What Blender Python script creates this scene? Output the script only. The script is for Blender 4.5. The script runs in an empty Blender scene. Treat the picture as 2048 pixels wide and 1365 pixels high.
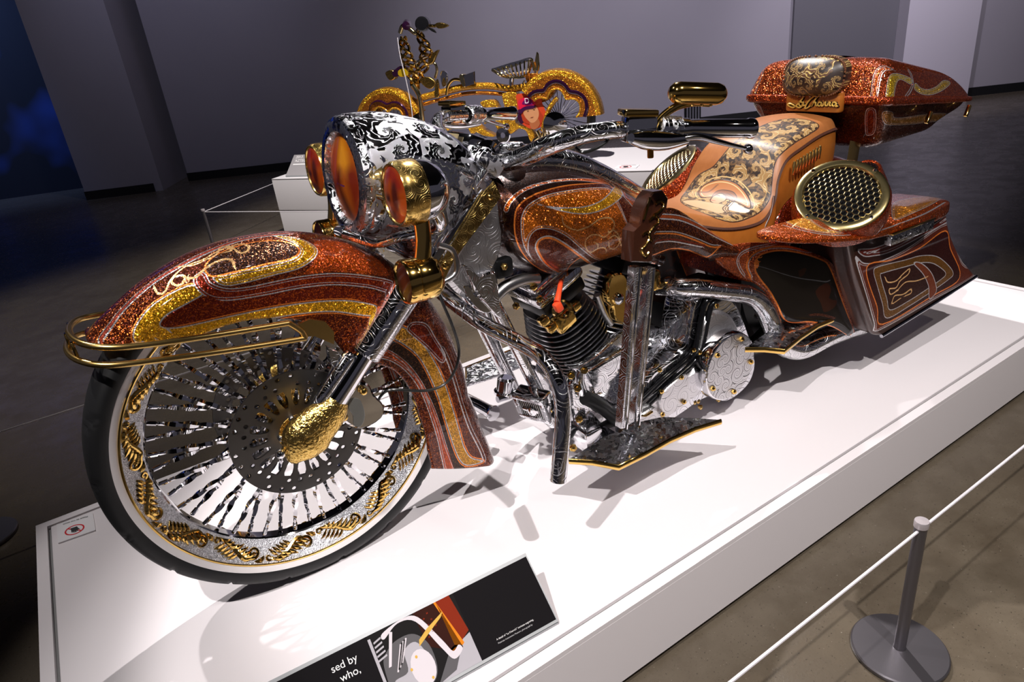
import bpy, bmesh, math, random
import numpy as np
from mathutils import Vector, Matrix, Euler

# ------------------------------------------------------------------ camera, world, lights, exposure
scn = bpy.context.scene
COL = scn.collection
CAM = np.array([-.26, -1.45724, 1.15931]); CROT = (1.14031, .10538, -.59033); CF = 1376.29
cd = bpy.data.cameras.new('camera'); cam = bpy.data.objects.new('camera', cd); COL.objects.link(cam)
cam.location = CAM; cam.rotation_euler = CROT
cd.sensor_fit = 'HORIZONTAL'; cd.sensor_width = 36; cd.lens = CF*36/2048; cd.clip_start = .02; cd.clip_end = 60
scn.camera = cam
scn.view_settings.view_transform = 'Standard'; scn.view_settings.look = 'None'
scn.view_settings.exposure = 0.3; scn.view_settings.gamma = 1; scn.view_settings.use_curve_mapping = False
world = bpy.data.worlds.new('world'); scn.world = world; world.use_nodes = True
world.node_tree.nodes['Background'].inputs[0].default_value = (.16, .15, .19, 1)
world.node_tree.nodes['Background'].inputs[1].default_value = .22

def spot(name, loc, tgt, power, size, blend=.3, radius=.03, col=(1, .95, .93)):
    l = bpy.data.lights.new(name, 'SPOT'); l.energy = power; l.spot_size = math.radians(size)
    l.spot_blend = blend; l.shadow_soft_size = radius; l.color = col
    o = bpy.data.objects.new(name, l); COL.objects.link(o); o.location = loc
    o.rotation_euler = (Vector(tgt)-Vector(loc)).to_track_quat('-Z', 'Y').to_euler()
    return o
# ceiling track spots of the gallery
spot('track_spot', (-1.5, -1.3, 3.6), (.95, -.35, .1), 430, 40, .25)
spot('track_spot', (.6, -2.3, 3.7), (1.2, -.35, .3), 430, 42, .3)
spot('track_spot', (2.3, 1.9, 3.7), (1.45, -.2, .2), 600, 50, .3)
spot('track_spot', (-1.0, 1.7, 3.7), (.3, -.1, .4), 190, 40, .3)
spot('track_spot', (1.5, 1.5, 3.9), (2.2, 3.0, .4), 800, 58, .4)
spot('track_spot', (3.2, 1.0, 3.6), (6.4, 5.0, 1.3), 560, 80, .8, .1, (.86, .82, 1))
spot('track_spot', (7.2, 1.6, 3.6), (8.6, 3.6, 1.0), 200, 70, .6, .1, (.92, .86, 1))
spot('track_spot', (.6, 6.2, 3.8), (1.6, 8.1, 1.0), 60, 100, .9, .1, (.70, .70, 1))
spot('track_spot', (1.9, -2.6, 3.6), (1.3, -1.25, -.2), 45, 56, .6, .05, (1, .9, .8))
spot('track_spot', (-.2, 3.0, 3.9), (.1, 2.9, -.2), 260, 62, .7, .06, (1, .95, .88))

# pixel of the 2048x1365 photograph -> point at a known depth plane (used while measuring)
_R = np.array(Euler(CROT).to_matrix())
def W(px, py, x=None, y=None, z=None):
    d = _R @ np.array([(px-1024)/CF, -(py-682.5)/CF, -1.0])
    ax, v = (0, x) if x is not None else (1, y) if y is not None else (2, z)
    return Vector(CAM + d*(v-CAM[ax])/d[ax])
def proj(P):
    q = (np.asarray(P, float)-CAM) @ _R
    return np.stack([1024+CF*q[..., 0]/-q[..., 2], 682.5-CF*q[..., 1]/-q[..., 2]], -1)
def crop(x0, y0, s, pts): return [(x0+a/s, y0+b/s) for a, b in pts]

# ------------------------------------------------------------------ mesh building
def V3(p): return Vector(p)
def smooth_path(pts, n=8, closed=False):
    """Catmull-Rom through the points (any dimension)"""
    P = np.array([list(p) for p in pts], float); m = len(P); out = []
    segs = m if closed else m-1
    for i in range(segs):
        if closed: a, b, c, d = P[(i-1) % m], P[i], P[(i+1) % m], P[(i+2) % m]
        else: a, b, c, d = P[max(i-1, 0)], P[i], P[i+1], P[min(i+2, m-1)]
        for k in range(n):
            t = k/n
            out.append(.5*((2*b)+(c-a)*t+(2*a-5*b+4*c-d)*t*t+(3*b-a-3*c+d)*t**3))
    if not closed: out.append(P[-1])
    return np.array(out)
def interp(x, xs, ys): return float(np.interp(x, xs, ys))

class MB:
    """collects geometry; build() links it as ONE mesh object"""
    def __init__(s): s.v = []; s.f = []; s.uv = []; s.pv = []; s.mi = []; s.m = 0
    def grid(s, rows, close_u=False, close_v=False, flip=False, vuv=None):
        rows = [[np.array(list(p), float) for p in r] for r in rows]
        n, m = len(rows), len(rows[0]); o = len(s.v)
        for i, r in enumerate(rows):
            for j, p in enumerate(r):
                s.v.append(tuple(p)); s.pv.append(tuple(vuv[i][j]) if vuv is not None else (0, 0))
        A = np.array(rows)
        du = np.linalg.norm(np.diff(np.concatenate([A, A[:1]]), axis=0), axis=2).mean(1)
        dv = np.linalg.norm(np.diff(np.concatenate([A, A[:, :1]], axis=1), axis=1), axis=2).mean(0)
        U = np.concatenate([[0], np.cumsum(du)]); Vv = np.concatenate([[0], np.cumsum(dv)])
        for i in range(n if close_u else n-1):
            for j in range(m if close_v else m-1):
                i2, j2 = (i+1) % n, (j+1) % m
                q = [o+i*m+j, o+i2*m+j, o+i2*m+j2, o+i*m+j2]
                t = [(U[i], Vv[j]), (U[i+1], Vv[j]), (U[i+1], Vv[j+1]), (U[i], Vv[j+1])]
                if flip: q.reverse(); t.reverse()
                s.f.append(q); s.uv.append(t); s.mi.append(s.m)
        return s
    def ngon(s, pts, reverse=False):
        o = len(s.v); pts = [np.array(list(p), float) for p in pts]
        if reverse: pts = pts[::-1]
        for p in pts: s.v.append(tuple(p)); s.pv.append((0, 0))
        s.f.append(list(range(o, o+len(pts)))); s.mi.append(s.m)
        n = np.zeros(3)
        for i in range(len(pts)): n += np.cross(pts[i], pts[(i+1) % len(pts)])
        k = int(np.argmax(np.abs(n))); ax = [a for a in range(3) if a != k]
        s.uv.append([(p[ax[0]], p[ax[1]]) for p in pts])
        return s
    def tube(s, path, r, n=10, caps=True, sm=6, closed=False, sq=None, up=None, twist=0):
        """round (or n-sided) tube along a smoothed path; r a number or one per path point"""
        P = np.array([list(p) for p in path], float)
        rr = np.full(len(P), r, float) if np.isscalar(r) else np.array(r, float)
        if sm > 1 and len(P) > 2:
            Q = smooth_path(np.column_stack([P, rr]), sm, closed); P, rr = Q[:, :3], Q[:, 3]
        N = len(P); T = np.gradient(P, axis=0) if not closed else (np.roll(P, -1, 0)-np.roll(P, 1, 0))
        T /= np.linalg.norm(T, axis=1)[:, None]+1e-12
        ref = np.array(up if up is not None else ((0, 0, 1) if abs(T[0][2]) < .9 else (1, 0, 0)), float)
        nrm = ref-T[0]*(ref@T[0]); nrm /= np.linalg.norm(nrm); rows = []
        for i in range(N):
            nrm = nrm-T[i]*(nrm@T[i]); nrm /= np.linalg.norm(nrm); b = np.cross(T[i], nrm)
            row = []
            for k in range(n):
                a = 2*math.pi*k/n+twist*i/N+(math.pi/n if n == 4 else 0)
                row.append(P[i]+max(rr[i], 1e-5)*(math.cos(a)*nrm*(sq[0] if sq else 1)+math.sin(a)*b*(sq[1] if sq else 1)))
            rows.append(row)
        s.grid(rows, close_u=closed, close_v=True, flip=False)
        if caps and not closed: s.ngon(rows[0], reverse=True); s.ngon(rows[-1])
        return s
    def lathe(s, prof, c, axis=(0, 1, 0), n=32, caps=False, arc=None):
        """profile [(r, h)] spun around axis through c"""
        ax = Vector(axis).normalized(); a = ax.orthogonal().normalized(); b = ax.cross(a); c = Vector(c); rows = []
        N = n if arc is None else n+1
        for (r, h) in prof:
            row = []
            for k in range(N):
                t = 2*math.pi*k/n if arc is None else arc[0]+(arc[1]-arc[0])*k/n
                row.append(c+ax*h+(a*math.cos(t)+b*math.sin(t))*max(r, 1e-5))
            rows.append(row)
        s.grid(rows, close_v=arc is None, flip=True)
        if caps: s.ngon(rows[0]); s.ngon(rows[-1], reverse=True)
        return s
    def box(s, c, size, rot=None, bev=.003, seg=2, taper=None):
        bm = bmesh.new(); bmesh.ops.create_cube(bm, size=1)
        for v in bm.verts:
            v.co = Vector((v.co.x*size[0], v.co.y*size[1], v.co.z*size[2]))
            if taper and v.co.z > 0: v.co.x *= taper; v.co.y *= taper
        if bev > 0: bmesh.ops.bevel(bm, geom=list(bm.edges), offset=bev, segments=seg, profile=.5, affect='EDGES')
        M = Matrix.Translation(Vector(c)) @ (rot.to_matrix().to_4x4() if rot is not None else Matrix())
        return s.bm(bm, M)
    def bm(s, bm, M=Matrix()):
        o = len(s.v); bm.verts.ensure_lookup_table(); bm.verts.index_update()
        for v in bm.verts: s.v.append(tuple(M @ v.co)); s.pv.append((0, 0))
        for f in bm.faces:
            s.f.append([o+v.index for v in f.verts]); s.mi.append(s.m)
            k = max(range(3), key=lambda a: abs(f.normal[a])); ax = [a for a in range(3) if a != k]
            s.uv.append([(v.co[ax[0]], v.co[ax[1]]) for v in f.verts])
        bm.free(); return s
    def plate(s, pts, ext, bev=0):
        """outline of 3D points pushed along ext, optional chamfer"""
        P = [np.array(list(p), float) for p in pts]; e = np.array(list(ext), float)
        n = np.zeros(3)
        for i in range(len(P)): n += np.cross(P[i]-P[0], P[(i+1) % len(P)]-P[0])
        if n @ e < 0: P = P[::-1]
        c = sum(P)/len(P); L = np.linalg.norm(e)
        def sh(p, k): d = c-p; return p+d/np.linalg.norm(d)*k if k else p
        rows = [[sh(p, bev) for p in P], [p+e*(bev/L) for p in P], [p+e*(1-bev/L) for p in P], [sh(p+e, bev) for p in P]] if bev else [P, [p+e for p in P]]
        s.grid(rows, close_v=True, flip=True)
        s.ngon(rows[0], reverse=True); s.ngon(rows[-1]); return s
    def ball(s, c, r, n=12, sc=(1, 1, 1), rot=None):
        rows = []
        for i in range(n//2+1):
            t = math.pi*i/(n//2); row = []
            for k in range(n):
                a = 2*math.pi*k/n
                p = Vector((math.sin(t)*math.cos(a)*sc[0], math.sin(t)*math.sin(a)*sc[1], math.cos(t)*sc[2]))*r
                if rot is not None: p = rot @ p
                row.append(Vector(c)+p)
            rows.append(row)
        return s.grid(rows, close_v=True, flip=False)
    def hexbolt(s, c, axis, r=.007, h=.006):
        s.lathe([(0, h), (r*.75, h), (r, h*.75), (r, 0)], c, axis, n=6)
        return s.lathe([(0, h*1.5), (r*.45, h*1.45), (r*.6, h)], c, axis, n=8)
    def mirror(s):
        """adds the copy mirrored across the bike's centre plane"""
        n = len(s.v); nf = len(s.f)
        for i in range(n): x, y, z = s.v[i]; s.v.append((x, -y, z)); s.pv.append(s.pv[i])
        for i in range(nf): s.f.append([k+n for k in s.f[i]][::-1]); s.uv.append(s.uv[i][::-1]); s.mi.append(s.mi[i])
        return s
    def flipped(s):
        t = MB(); t.v = [(x, -y, z) for x, y, z in s.v]; t.pv = list(s.pv); t.f = [f[::-1] for f in s.f]; t.uv = [u[::-1] for u in s.uv]; t.mi = list(s.mi); return t
    def build(s, name, mat, parent=None, ang=38, label=None):
        me = bpy.data.meshes.new(name); me.from_pydata(s.v, [], s.f); 
        ul = me.uv_layers.new(name='UVMap')
        flat = np.array([c for t in s.uv for c in t], np.float32).ravel(); ul.data.foreach_set('uv', flat)
        for m in (mat if isinstance(mat, (list, tuple)) else [mat]): me.materials.append(m)
        me.polygons.foreach_set('material_index', s.mi)
        me.update(); bmx = bmesh.new(); bmx.from_mesh(me); bmesh.ops.recalc_face_normals(bmx, faces=bmx.faces); bmx.to_mesh(me); bmx.free(); me.update()
        me.shade_smooth(); me.set_sharp_from_angle(angle=math.radians(ang))
        o = bpy.data.objects.new(name, me); COL.objects.link(o)
        if parent is not None: o.parent = parent
        if label: o['label'] = label
        o_pv[o.name] = s.pv
        return o
o_pv = {}
def tag(o, label, cat, group=None, kind=None):
    o['label'] = label; o['category'] = cat
    if group: o['group'] = group
    if kind: o['kind'] = kind
    return o
def struct(o): o['kind'] = 'structure'; return o
def empty(name, loc=(0, 0, 0)):
    o = bpy.data.objects.new(name, None); COL.objects.link(o); o.location = loc; o.empty_display_size = .05; return o
def dup(o, parent=None):
    c = o.copy(); COL.objects.link(c)
    if parent is not None: c.parent = parent
    return c

# ------------------------------------------------------------------ materials
class NT:
    def __init__(s, name):
        s.mat = bpy.data.materials.new(name); s.mat.use_nodes = True; s.t = s.mat.node_tree
        s.b = s.t.nodes['Principled BSDF']
    def n(s, typ, **kw):
        nd = s.t.nodes.new(typ)
        for k, v in kw.items():
            if k == 'i':
                for a, b in v.items(): s.set(nd.inputs[a], b)
            else: setattr(nd, k, v)
        return nd
    def set(s, inp, v):
        if isinstance(v, bpy.types.NodeSocket): s.t.links.new(v, inp)
        else:
            if hasattr(inp.default_value, '__len__') and not hasattr(v, '__len__'): v = [v]*len(inp.default_value)
            if hasattr(inp.default_value, '__len__') and len(inp.default_value) == 4 and len(v) == 3: v = tuple(v)+(1,)
            inp.default_value = v
    def math(s, op, a, b=0.0, c=None, clamp=False):
        nd = s.n('ShaderNodeMath', operation=op); nd.use_clamp = clamp
        s.set(nd.inputs[0], a); s.set(nd.inputs[1], b)
        if c is not None: s.set(nd.inputs[2], c)
        return nd.outputs[0]
    def vmath(s, op, a, b=None, scale=None):
        nd = s.n('ShaderNodeVectorMath', operation=op); s.set(nd.inputs[0], a)
        if b is not None: s.set(nd.inputs[1], b)
        if scale is not None: s.set(nd.inputs['Scale'], scale)
        return nd.outputs['Value'] if op in ('LENGTH', 'DOT_PRODUCT', 'DISTANCE') else nd.outputs[0]
    def mix(s, fac, a, b):
        nd = s.n('ShaderNodeMix', data_type='RGBA'); s.set(nd.inputs[0], fac); s.set(nd.inputs[6], a); s.set(nd.inputs[7], b); return nd.outputs[2]
    def mixf(s, fac, a, b):
        nd = s.n('ShaderNodeMix', data_type='FLOAT'); s.set(nd.inputs[0], fac); s.set(nd.inputs[2], a); s.set(nd.inputs[3], b); return nd.outputs[0]
    def rng(s, v, a, b, c=0.0, d=1.0):
        nd = s.n('ShaderNodeMapRange'); s.set(nd.inputs[0], v)
        for k, x in enumerate((a, b, c, d)): s.set(nd.inputs[k+1], x)
        return nd.outputs[0]
    def uv(s): return s.n('ShaderNodeTexCoord').outputs['UV']
    def obj(s): return s.n('ShaderNodeTexCoord').outputs['Object']
    def noise(s, vec, scale, detail=2, rough=.5):
        nd = s.n('ShaderNodeTexNoise'); s.set(nd.inputs['Vector'], vec); nd.inputs['Scale'].default_value = scale
        nd.inputs['Detail'].default_value = detail; nd.inputs['Roughness'].default_value = rough; return nd.outputs['Fac']
    def out(s, **kw):
        for k, v in kw.items(): s.set(s.b.inputs[k.replace('_', ' ')], v)
        return s.mat
    def bump(s, h, dist=.001, strength=1.0, normal=None):
        nd = s.n('ShaderNodeBump'); s.set(nd.inputs['Height'], h); nd.inputs['Distance'].default_value = dist
        nd.inputs['Strength'].default_value = strength
        if normal is not None: s.set(nd.inputs['Normal'], normal)
        return nd.outputs[0]

def plain(name, col, rough=.5, metal=0.0, **kw):
    t = NT(name); return t.out(Base_Color=col, Roughness=rough, Metallic=metal, **kw)

def scroll_mask(t, vec, scale, turns=2.3, leaf=9.0, lo=-.42):
    """spiral scrollwork: every Voronoi cell carries its own log-spiral with leaf cuts; returns mask 0..1"""
    v = t.vmath('SCALE', vec, scale=scale)
    vo = t.n('ShaderNodeTexVoronoi', voronoi_dimensions='2D', feature='F1'); t.set(vo.inputs['Vector'], v)
    vo.inputs['Scale'].default_value = 1.0; vo.inputs['Randomness'].default_value = .8
    loc = t.vmath('SUBTRACT', v, vo.outputs['Position'])
    sx = t.n('ShaderNodeSeparateXYZ'); t.set(sx.inputs[0], loc)
    sc = t.n('ShaderNodeSeparateColor'); t.set(sc.inputs[0], vo.outputs['Color'])
    ang = t.math('ARCTAN2', sx.outputs[1], sx.outputs[0])
    sgn = t.math('SIGN', t.math('SUBTRACT', sc.outputs[0], .5))
    r = vo.outputs['Distance']; lr = t.math('LOGARITHM', t.math('ADD', r, .03), 2.718)
    ph = t.math('ADD', t.math('ADD', t.math('MULTIPLY', ang, sgn), t.math('MULTIPLY', lr, turns)), t.math('MULTIPLY', sc.outputs[1], 6.28))
    s1 = t.math('COSINE', ph)
    lf = t.math('SINE', t.math('ADD', t.math('MULTIPLY', ang, leaf), t.math('MULTIPLY', lr, -7.0)))
    s2 = t.math('ADD', s1, t.math('MULTIPLY', t.math('MULTIPLY', lf, r), .75))
    m = t.rng(s2, lo, lo+.07)
    fine = t.rng(t.math('SINE', t.math('ADD', t.math('MULTIPLY', ph, 5.0), t.math('MULTIPLY', lf, 1.2))), .55, .85)
    return t.math('MULTIPLY', m, t.math('SUBTRACT', 1.0, t.math('MULTIPLY', fine, .6)), clamp=True)

def engraved(name, polished, ground, scale, gr=.42, pr=.06, stipple=900, depth=.0008, turns=2.3):
    t = NT(name); uv = t.uv(); m = scroll_mask(t, uv, scale, turns)
    st = t.noise(t.obj(), stipple, 1)
    col = t.mix(m, ground, polished); ro = t.mixf(m, gr, pr)
    h = t.math('ADD', m, t.math('MULTIPLY', t.math('SUBTRACT', 1.0, m), st))
    return t.out(Base_Color=col, Roughness=ro, Metallic=1.0, Normal=t.bump(h, depth, .8))

M = {}
M['chrome'] = plain('chrome', (.80, .80, .83), .05, 1)
M['chrome_dark'] = plain('dark_chrome', (.42, .42, .46), .10, 1)
M['steel'] = plain('brushed_steel', (.50, .49, .49), .28, 1)
M['gold'] = plain('polished_gold', (.78, .50, .14), .10, 1)
M['gold_satin'] = plain('satin_gold', (.66, .44, .15), .26, 1)
M['eng'] = engraved('engraved_chrome', (.62, .62, .66), (.62, .62, .66), 22)
M['eng_big'] = engraved('large_scroll_engraved_chrome', (.66, .66, .70), (.36, .36, .39), 17, turns=3.0, gr=.28, stipple=1500)
M['eng_fine'] = engraved('fine_engraved_chrome', (.80, .80, .84), (.42, .42, .45), 30, gr=.3)
M['eng_light'] = engraved('light_engraved_silver', (.80, .79, .80), (.55, .54, .55), 24, gr=.5, pr=.30, depth=.0005)
M['gold_eng'] = engraved('engraved_gold', (.85, .56, .17), (.45, .28, .07), 40, gr=.4, pr=.14)
M['gold_hammer'] = None
t = NT('hammered_gold'); h = t.noise(t.obj(), 160, 2); M['gold_hammer'] = t.out(Base_Color=t.mix(t.rng(h, .3, .7), (.55, .33, .07), (.95, .66, .2)), Metallic=1, Roughness=.2, Normal=t.bump(h, .004, .8))
t = NT('glitter_silver'); h = t.n('ShaderNodeTexVoronoi'); t.set(h.inputs['Vector'], t.obj()); h.inputs['Scale'].default_value = 420
M['glitter'] = t.out(Base_Color=t.mix(t.math('MULTIPLY', h.outputs['Color'], 1.0), (.32, .32, .35), (.9, .9, .95)), Metallic=.9, Roughness=.38, Normal=t.bump(h.outputs['Distance'], .002, .6))
M['rubber'] = plain('black_rubber', (.006, .006, .0065), .5)
M['black'] = plain('gloss_black', (.006, .006, .007), .12)
M['black_metal'] = plain('satin_black_metal', (.015, .015, .016), .35, .6)
M['whitewall'] = plain('whitewall_rubber', (.74, .70, .70), .5)
M['white'] = None
t = NT('white_satin_laminate'); M['white'] = t.out(Base_Color=(.80, .755, .775), Roughness=.34, Specular_IOR_Level=.4, Coat_Weight=.15, Coat_Roughness=.12)
M['white2'] = plain('white_matte_laminate', (.70, .67, .69), .45)
M['grey_groove'] = plain('shadow_gap_grey', (.20, .20, .20), .6)
M['cable'] = plain('black_cable', (.01, .01, .01), .3)
M['amber_dark'] = plain('smoked_amber_glass', (.05, .008, .004), .05, Coat_Weight=1.0)
M['red_plug'] = plain('orange_red_silicone', (.75, .07, .02), .35)
M['anod'] = plain('dark_anodised_steel', (.16, .15, .165), .36, .85)

def flake_nodes(t, col, amount=1.0):
    """metal flake under clear lacquer: little mirrors with normals of their own"""
    vo = t.n('ShaderNodeTexVoronoi', voronoi_dimensions='3D'); t.set(vo.inputs['Vector'], t.obj()); vo.inputs['Scale'].default_value = 520
    sc = t.n('ShaderNodeSeparateColor'); t.set(sc.inputs[0], vo.outputs['Color'])
    rnd = t.vmath('SUBTRACT', vo.outputs['Color'], (.5, .5, .5))
    geo = t.n('ShaderNodeNewGeometry')
    nrm = t.vmath('NORMALIZE', t.vmath('ADD', geo.outputs['Normal'], t.vmath('SCALE', rnd, scale=t.math('MULTIPLY', amount, 1.15))))
    fl = t.math('MULTIPLY', t.rng(sc.outputs[0], .66, .86), amount, clamp=True)
    hot = t.vmath('ADD', t.vmath('SCALE', col, scale=2.8), (.26, .078, .0))
    return t.mix(fl, col, hot), nrm, fl

def flake_paint(name, layers, base, base_flake=.8, metal=.78, coat=.75, soft=.0006):
    """layers: (attribute, kind, colour, flake, [ (offset, halfwidth, colour) pinstripes ]); kind fill or line"""
    t = NT(name); col = t.n('ShaderNodeRGB').outputs[0]; col.default_value = (*base, 1); fk = base_flake; me = metal
    for (a, kind, c, f, stripes) in layers:
        at = t.n('ShaderNodeAttribute', attribute_type='GEOMETRY', attribute_name=a).outputs['Fac']
        if kind == 'fill':
            k = t.rng(at, soft, -soft)
            col = t.mix(k, col, c); fk = t.mixf(k, fk, f)
        if kind == 'line': end = t.n('ShaderNodeAttribute', attribute_type='GEOMETRY', attribute_name=a.replace('L', 'LU')).outputs['Fac']
        for (off, hw, pc) in stripes:
            d = t.math('ABSOLUTE', t.math('SUBTRACT', at, off)); k = t.rng(d, hw+.0005, hw-.0005)
            if kind == 'line': k = t.math('MULTIPLY', k, t.rng(end, off+hw+.007, off+hw+.0045))
            col = t.mix(k, col, pc); fk = t.mixf(k, fk, .25)
    c2, nrm, fl = flake_nodes(t, col, fk)
    return t.out(Base_Color=c2, Metallic=me, Roughness=.32, Normal=nrm, Coat_Weight=coat, Coat_Roughness=.03, Coat_IOR=1.5)

# paint colours
DK = (.016, .003, .002); MAR = (.070, .006, .001); RED = (.15, .008, .001); RST = (.27, .034, .003); AMB = (.34, .078, .003); GLD = (.42, .20, .005); ORG = (.85, .22, .035); SIL = (.50, .48, .50); TAN = (.80, .47, .20)
S1 = [(0, .0013, SIL)]; S2 = [(0, .0012, SIL), (.0040, .0012, ORG)]; O1 = [(0, .0017, ORG)]; SS = [(0, .0011, SIL), (-.0052, .0005, SIL)]

def sdf(uvs, poly, closed):
    P = np.array(poly, float); Q = np.roll(P, -1, 0) if closed else P[1:]; A = P if closed else P[:-1]
    d2 = np.full(len(uvs), 1e9); inside = np.zeros(len(uvs), bool)
    for a, b in zip(A, Q):
        ab = b-a; L = ab@ab+1e-14; tt = np.clip(((uvs-a)@ab)/L, 0, 1); e = uvs-a-tt[:, None]*ab
        d2 = np.minimum(d2, (e*e).sum(1))
        if closed:
            c = (a[1] > uvs[:, 1]) != (b[1] > uvs[:, 1])
            with np.errstate(divide='ignore', invalid='ignore'):
                xx = (b[0]-a[0])*(uvs[:, 1]-a[1])/(b[1]-a[1])+a[0]
            inside ^= c & (uvs[:, 0] < xx)
    d = np.sqrt(d2)
    return np.where(inside, -d, d) if closed else d

def seg_dist(P, A, B):
    d2 = np.full(len(P), 1e9)
    for a, b in zip(A, B):
        ab = b-a; tt = np.clip(((P-a)@ab)/(ab@ab+1e-14), 0, 1); e = P-a-tt[:, None]*ab; d2 = np.minimum(d2, (e*e).sum(1))
    return np.sqrt(d2)
def signed_line(P, N, A, B):
    """distance to an open polyline, signed by the side of the line it lies on (so thin lines stay whole between vertices)"""
    d2 = np.full(len(P), 1e9); sg = np.ones(len(P))
    for a, b in zip(A, B):
        ab = b-a; tt = np.clip(((P-a)@ab)/(ab@ab+1e-14), 0, 1); e = P-a-tt[:, None]*ab; q = (e*e).sum(1); k = q < d2
        d2[k] = q[k]; sg[k] = np.sign((np.cross(ab[None, :], e[k])*N[k]).sum(1)+1e-15)
    return np.sqrt(d2)*sg
def in_poly(Q, poly):
    ins = np.zeros(len(Q), bool)
    for a, b in zip(poly, np.roll(poly, -1, 0)):
        c = (a[1] > Q[:, 1]) != (b[1] > Q[:, 1])
        with np.errstate(divide='ignore', invalid='ignore'): xx = (b[0]-a[0])*(Q[:, 1]-a[1])/(b[1]-a[1])+a[0]
        ins ^= c & (Q[:, 0] < xx)
    return ins
def paint(o, layers, base, base_flake=.8, space='photo', region=None, name=None, sub=5, matfn=None, sym=True, **kw):
    """layers: (kind, points, colour, flake, stripes). Traced outlines are laid onto the part's own surface (3D polylines)
    and kept there as distance fields in metres; the bike's other side gets the mirrored design."""
    me = o.data; n = len(me.vertices)
    co = np.zeros(n*3); me.vertices.foreach_get('co', co); co = co.reshape(-1, 3).copy()
    no = np.zeros(n*3); me.vertices.foreach_get('normal', no); no = no.reshape(-1, 3).copy()
    uvs = np.array(o_pv[o.name], float)[:n]
    if sym and space == 'photo':
        f = co[:, 1] > 0; co[f, 1] *= -1; no[f, 1] *= -1
    face = ((CAM-co)*no).sum(1) > -.05*np.linalg.norm(CAM-co, axis=1)
    if region is not None: face &= region(co)
    idx = np.where(face)[0]; px = proj(co[idx])
    def lift(p):
        p = np.array(p); d = ((px-p)**2).sum(1); k = np.argsort(d)[:8]
        cam_d = np.linalg.norm(co[idx[k]]-CAM, axis=1); k = k[cam_d < cam_d.min()+.06]
        if len(k) < 4: return co[idx[k[0]]]
        A = np.column_stack([px[k]-p, np.ones(len(k))]); w = 1/(d[k]+4)
        r = np.linalg.lstsq(A*w[:, None], co[idx[k]]*w[:, None], rcond=None)[0][2]
        q = co[idx[k[0]]]; dv = r-q; L = np.linalg.norm(dv); return q+dv*min(1, .03/(L+1e-9))
    spec = []
    for i, L in enumerate(layers):
        kind, pts, c, f, st = L
        closed = kind == 'fill'
        q = smooth_path(pts, sub, closed)
        if space == 'uv': d = sdf(uvs, q, closed)
        else:
            q3 = np.array([lift(p) for p in q]); d = seg_dist(co, q3 if closed else q3[:-1], np.roll(q3, -1, 0) if closed else q3[1:])
            if closed:
                ins = np.zeros(n, bool); ins[idx] = in_poly(px, q); d = np.where(ins, -d, d)
        if not closed and space != 'uv':
            u_ = me.attributes.new('LU%d' % i, 'FLOAT', 'POINT'); u_.data.foreach_set('value', d.astype(np.float32))
            d = signed_line(co, no, q3[:-1], q3[1:])
        a = me.attributes.new('L%d' % i, 'FLOAT', 'POINT'); a.data.foreach_set('value', d.astype(np.float32))
        spec.append(('L%d' % i, kind, c, f, st))
    m = matfn(spec) if matfn else flake_paint(name or o.name+'_paint', spec, base, base_flake, **kw)
    me.materials.clear(); me.materials.append(m)

# ------------------------------------------------------------------ the setting
FZ = -.225
t = NT('polished_concrete'); ob = t.obj(); n1 = t.noise(ob, .9, 6, .6); n2 = t.noise(ob, 7, 6, .65); n3 = t.noise(ob, 160, 2, .6)
c = t.mix(t.rng(n1, .3, .7), (.088, .070, .050), (.130, .108, .080)); c = t.mix(t.rng(n2, .35, .72), c, (.070, .054, .037))
c = t.mix(t.rng(n3, .64, .72), c, (.03, .024, .018)); c = t.mix(t.rng(n3, .30, .24), c, (.25, .22, .18))
M['concrete'] = t.out(Base_Color=c, Roughness=t.rng(n2, .3, .7, .20, .36), Specular_IOR_Level=.45, Normal=t.bump(n3, .0006, .4))
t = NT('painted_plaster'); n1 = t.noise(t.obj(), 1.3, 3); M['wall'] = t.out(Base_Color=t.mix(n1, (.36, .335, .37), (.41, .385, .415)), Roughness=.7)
M['wall_dark'] = plain('grey_plaster', (.15, .145, .16), .7)
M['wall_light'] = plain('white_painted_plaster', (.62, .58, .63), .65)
M['base'] = plain('black_baseboard', (.008, .008, .009), .5)

mb = MB(); mb.ngon([(-9, -9, FZ), (14, -9, FZ), (14, 14, FZ), (-9, 14, FZ)]); struct(mb.build('floor', M['concrete']))
H = 4.2
def wall(name, a, b, mat, th=.12, z0=FZ, z1=H):
    a, b = Vector((*a, 0)), Vector((*b, 0)); d = (b-a).normalized(); n = Vector((-d.y, d.x, 0))
    pts = [Vector((p.x, p.y, z0)) for p in (a, b, b+n*th, a+n*th)]
    return struct(MB().plate(pts, (0, 0, z1-z0)).build(name, mat))
def skirt(name, a, b):
    a, b = Vector((*a, 0)), Vector((*b, 0)); d = (b-a).normalized(); n = Vector((d.y, -d.x, 0))
    pts = [Vector((p.x, p.y, FZ)) for p in (a, b, b+n*.02, a+n*.02)]
    return struct(MB().plate(pts, (0, 0, .10)).build(name, M['base']))
A0, A1 = (1.12, 8.42), (12.0, 1.13)
wall('wall_back', A0, A1, M['wall']); skirt('baseboard_back', A0, A1)
wall('wall_left', (.66, 8.09), (1.235, 9.2), M['wall'], th=-.1)
wall('wall_left', (-.06, 8.475), (.66, 8.09), M['wall']); skirt('baseboard_left', (-.06, 8.475), (.66, 8.09))
skirt('baseboard_left', (.64, 8.08), (1.2, 9.16))
struct(MB().ngon([(-9, -9, H), (-9, 14, H), (14, 14, H), (14, -9, H)]).build('ceiling', plain('dark_ceiling', (.02, .02, .022), .9)))
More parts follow.
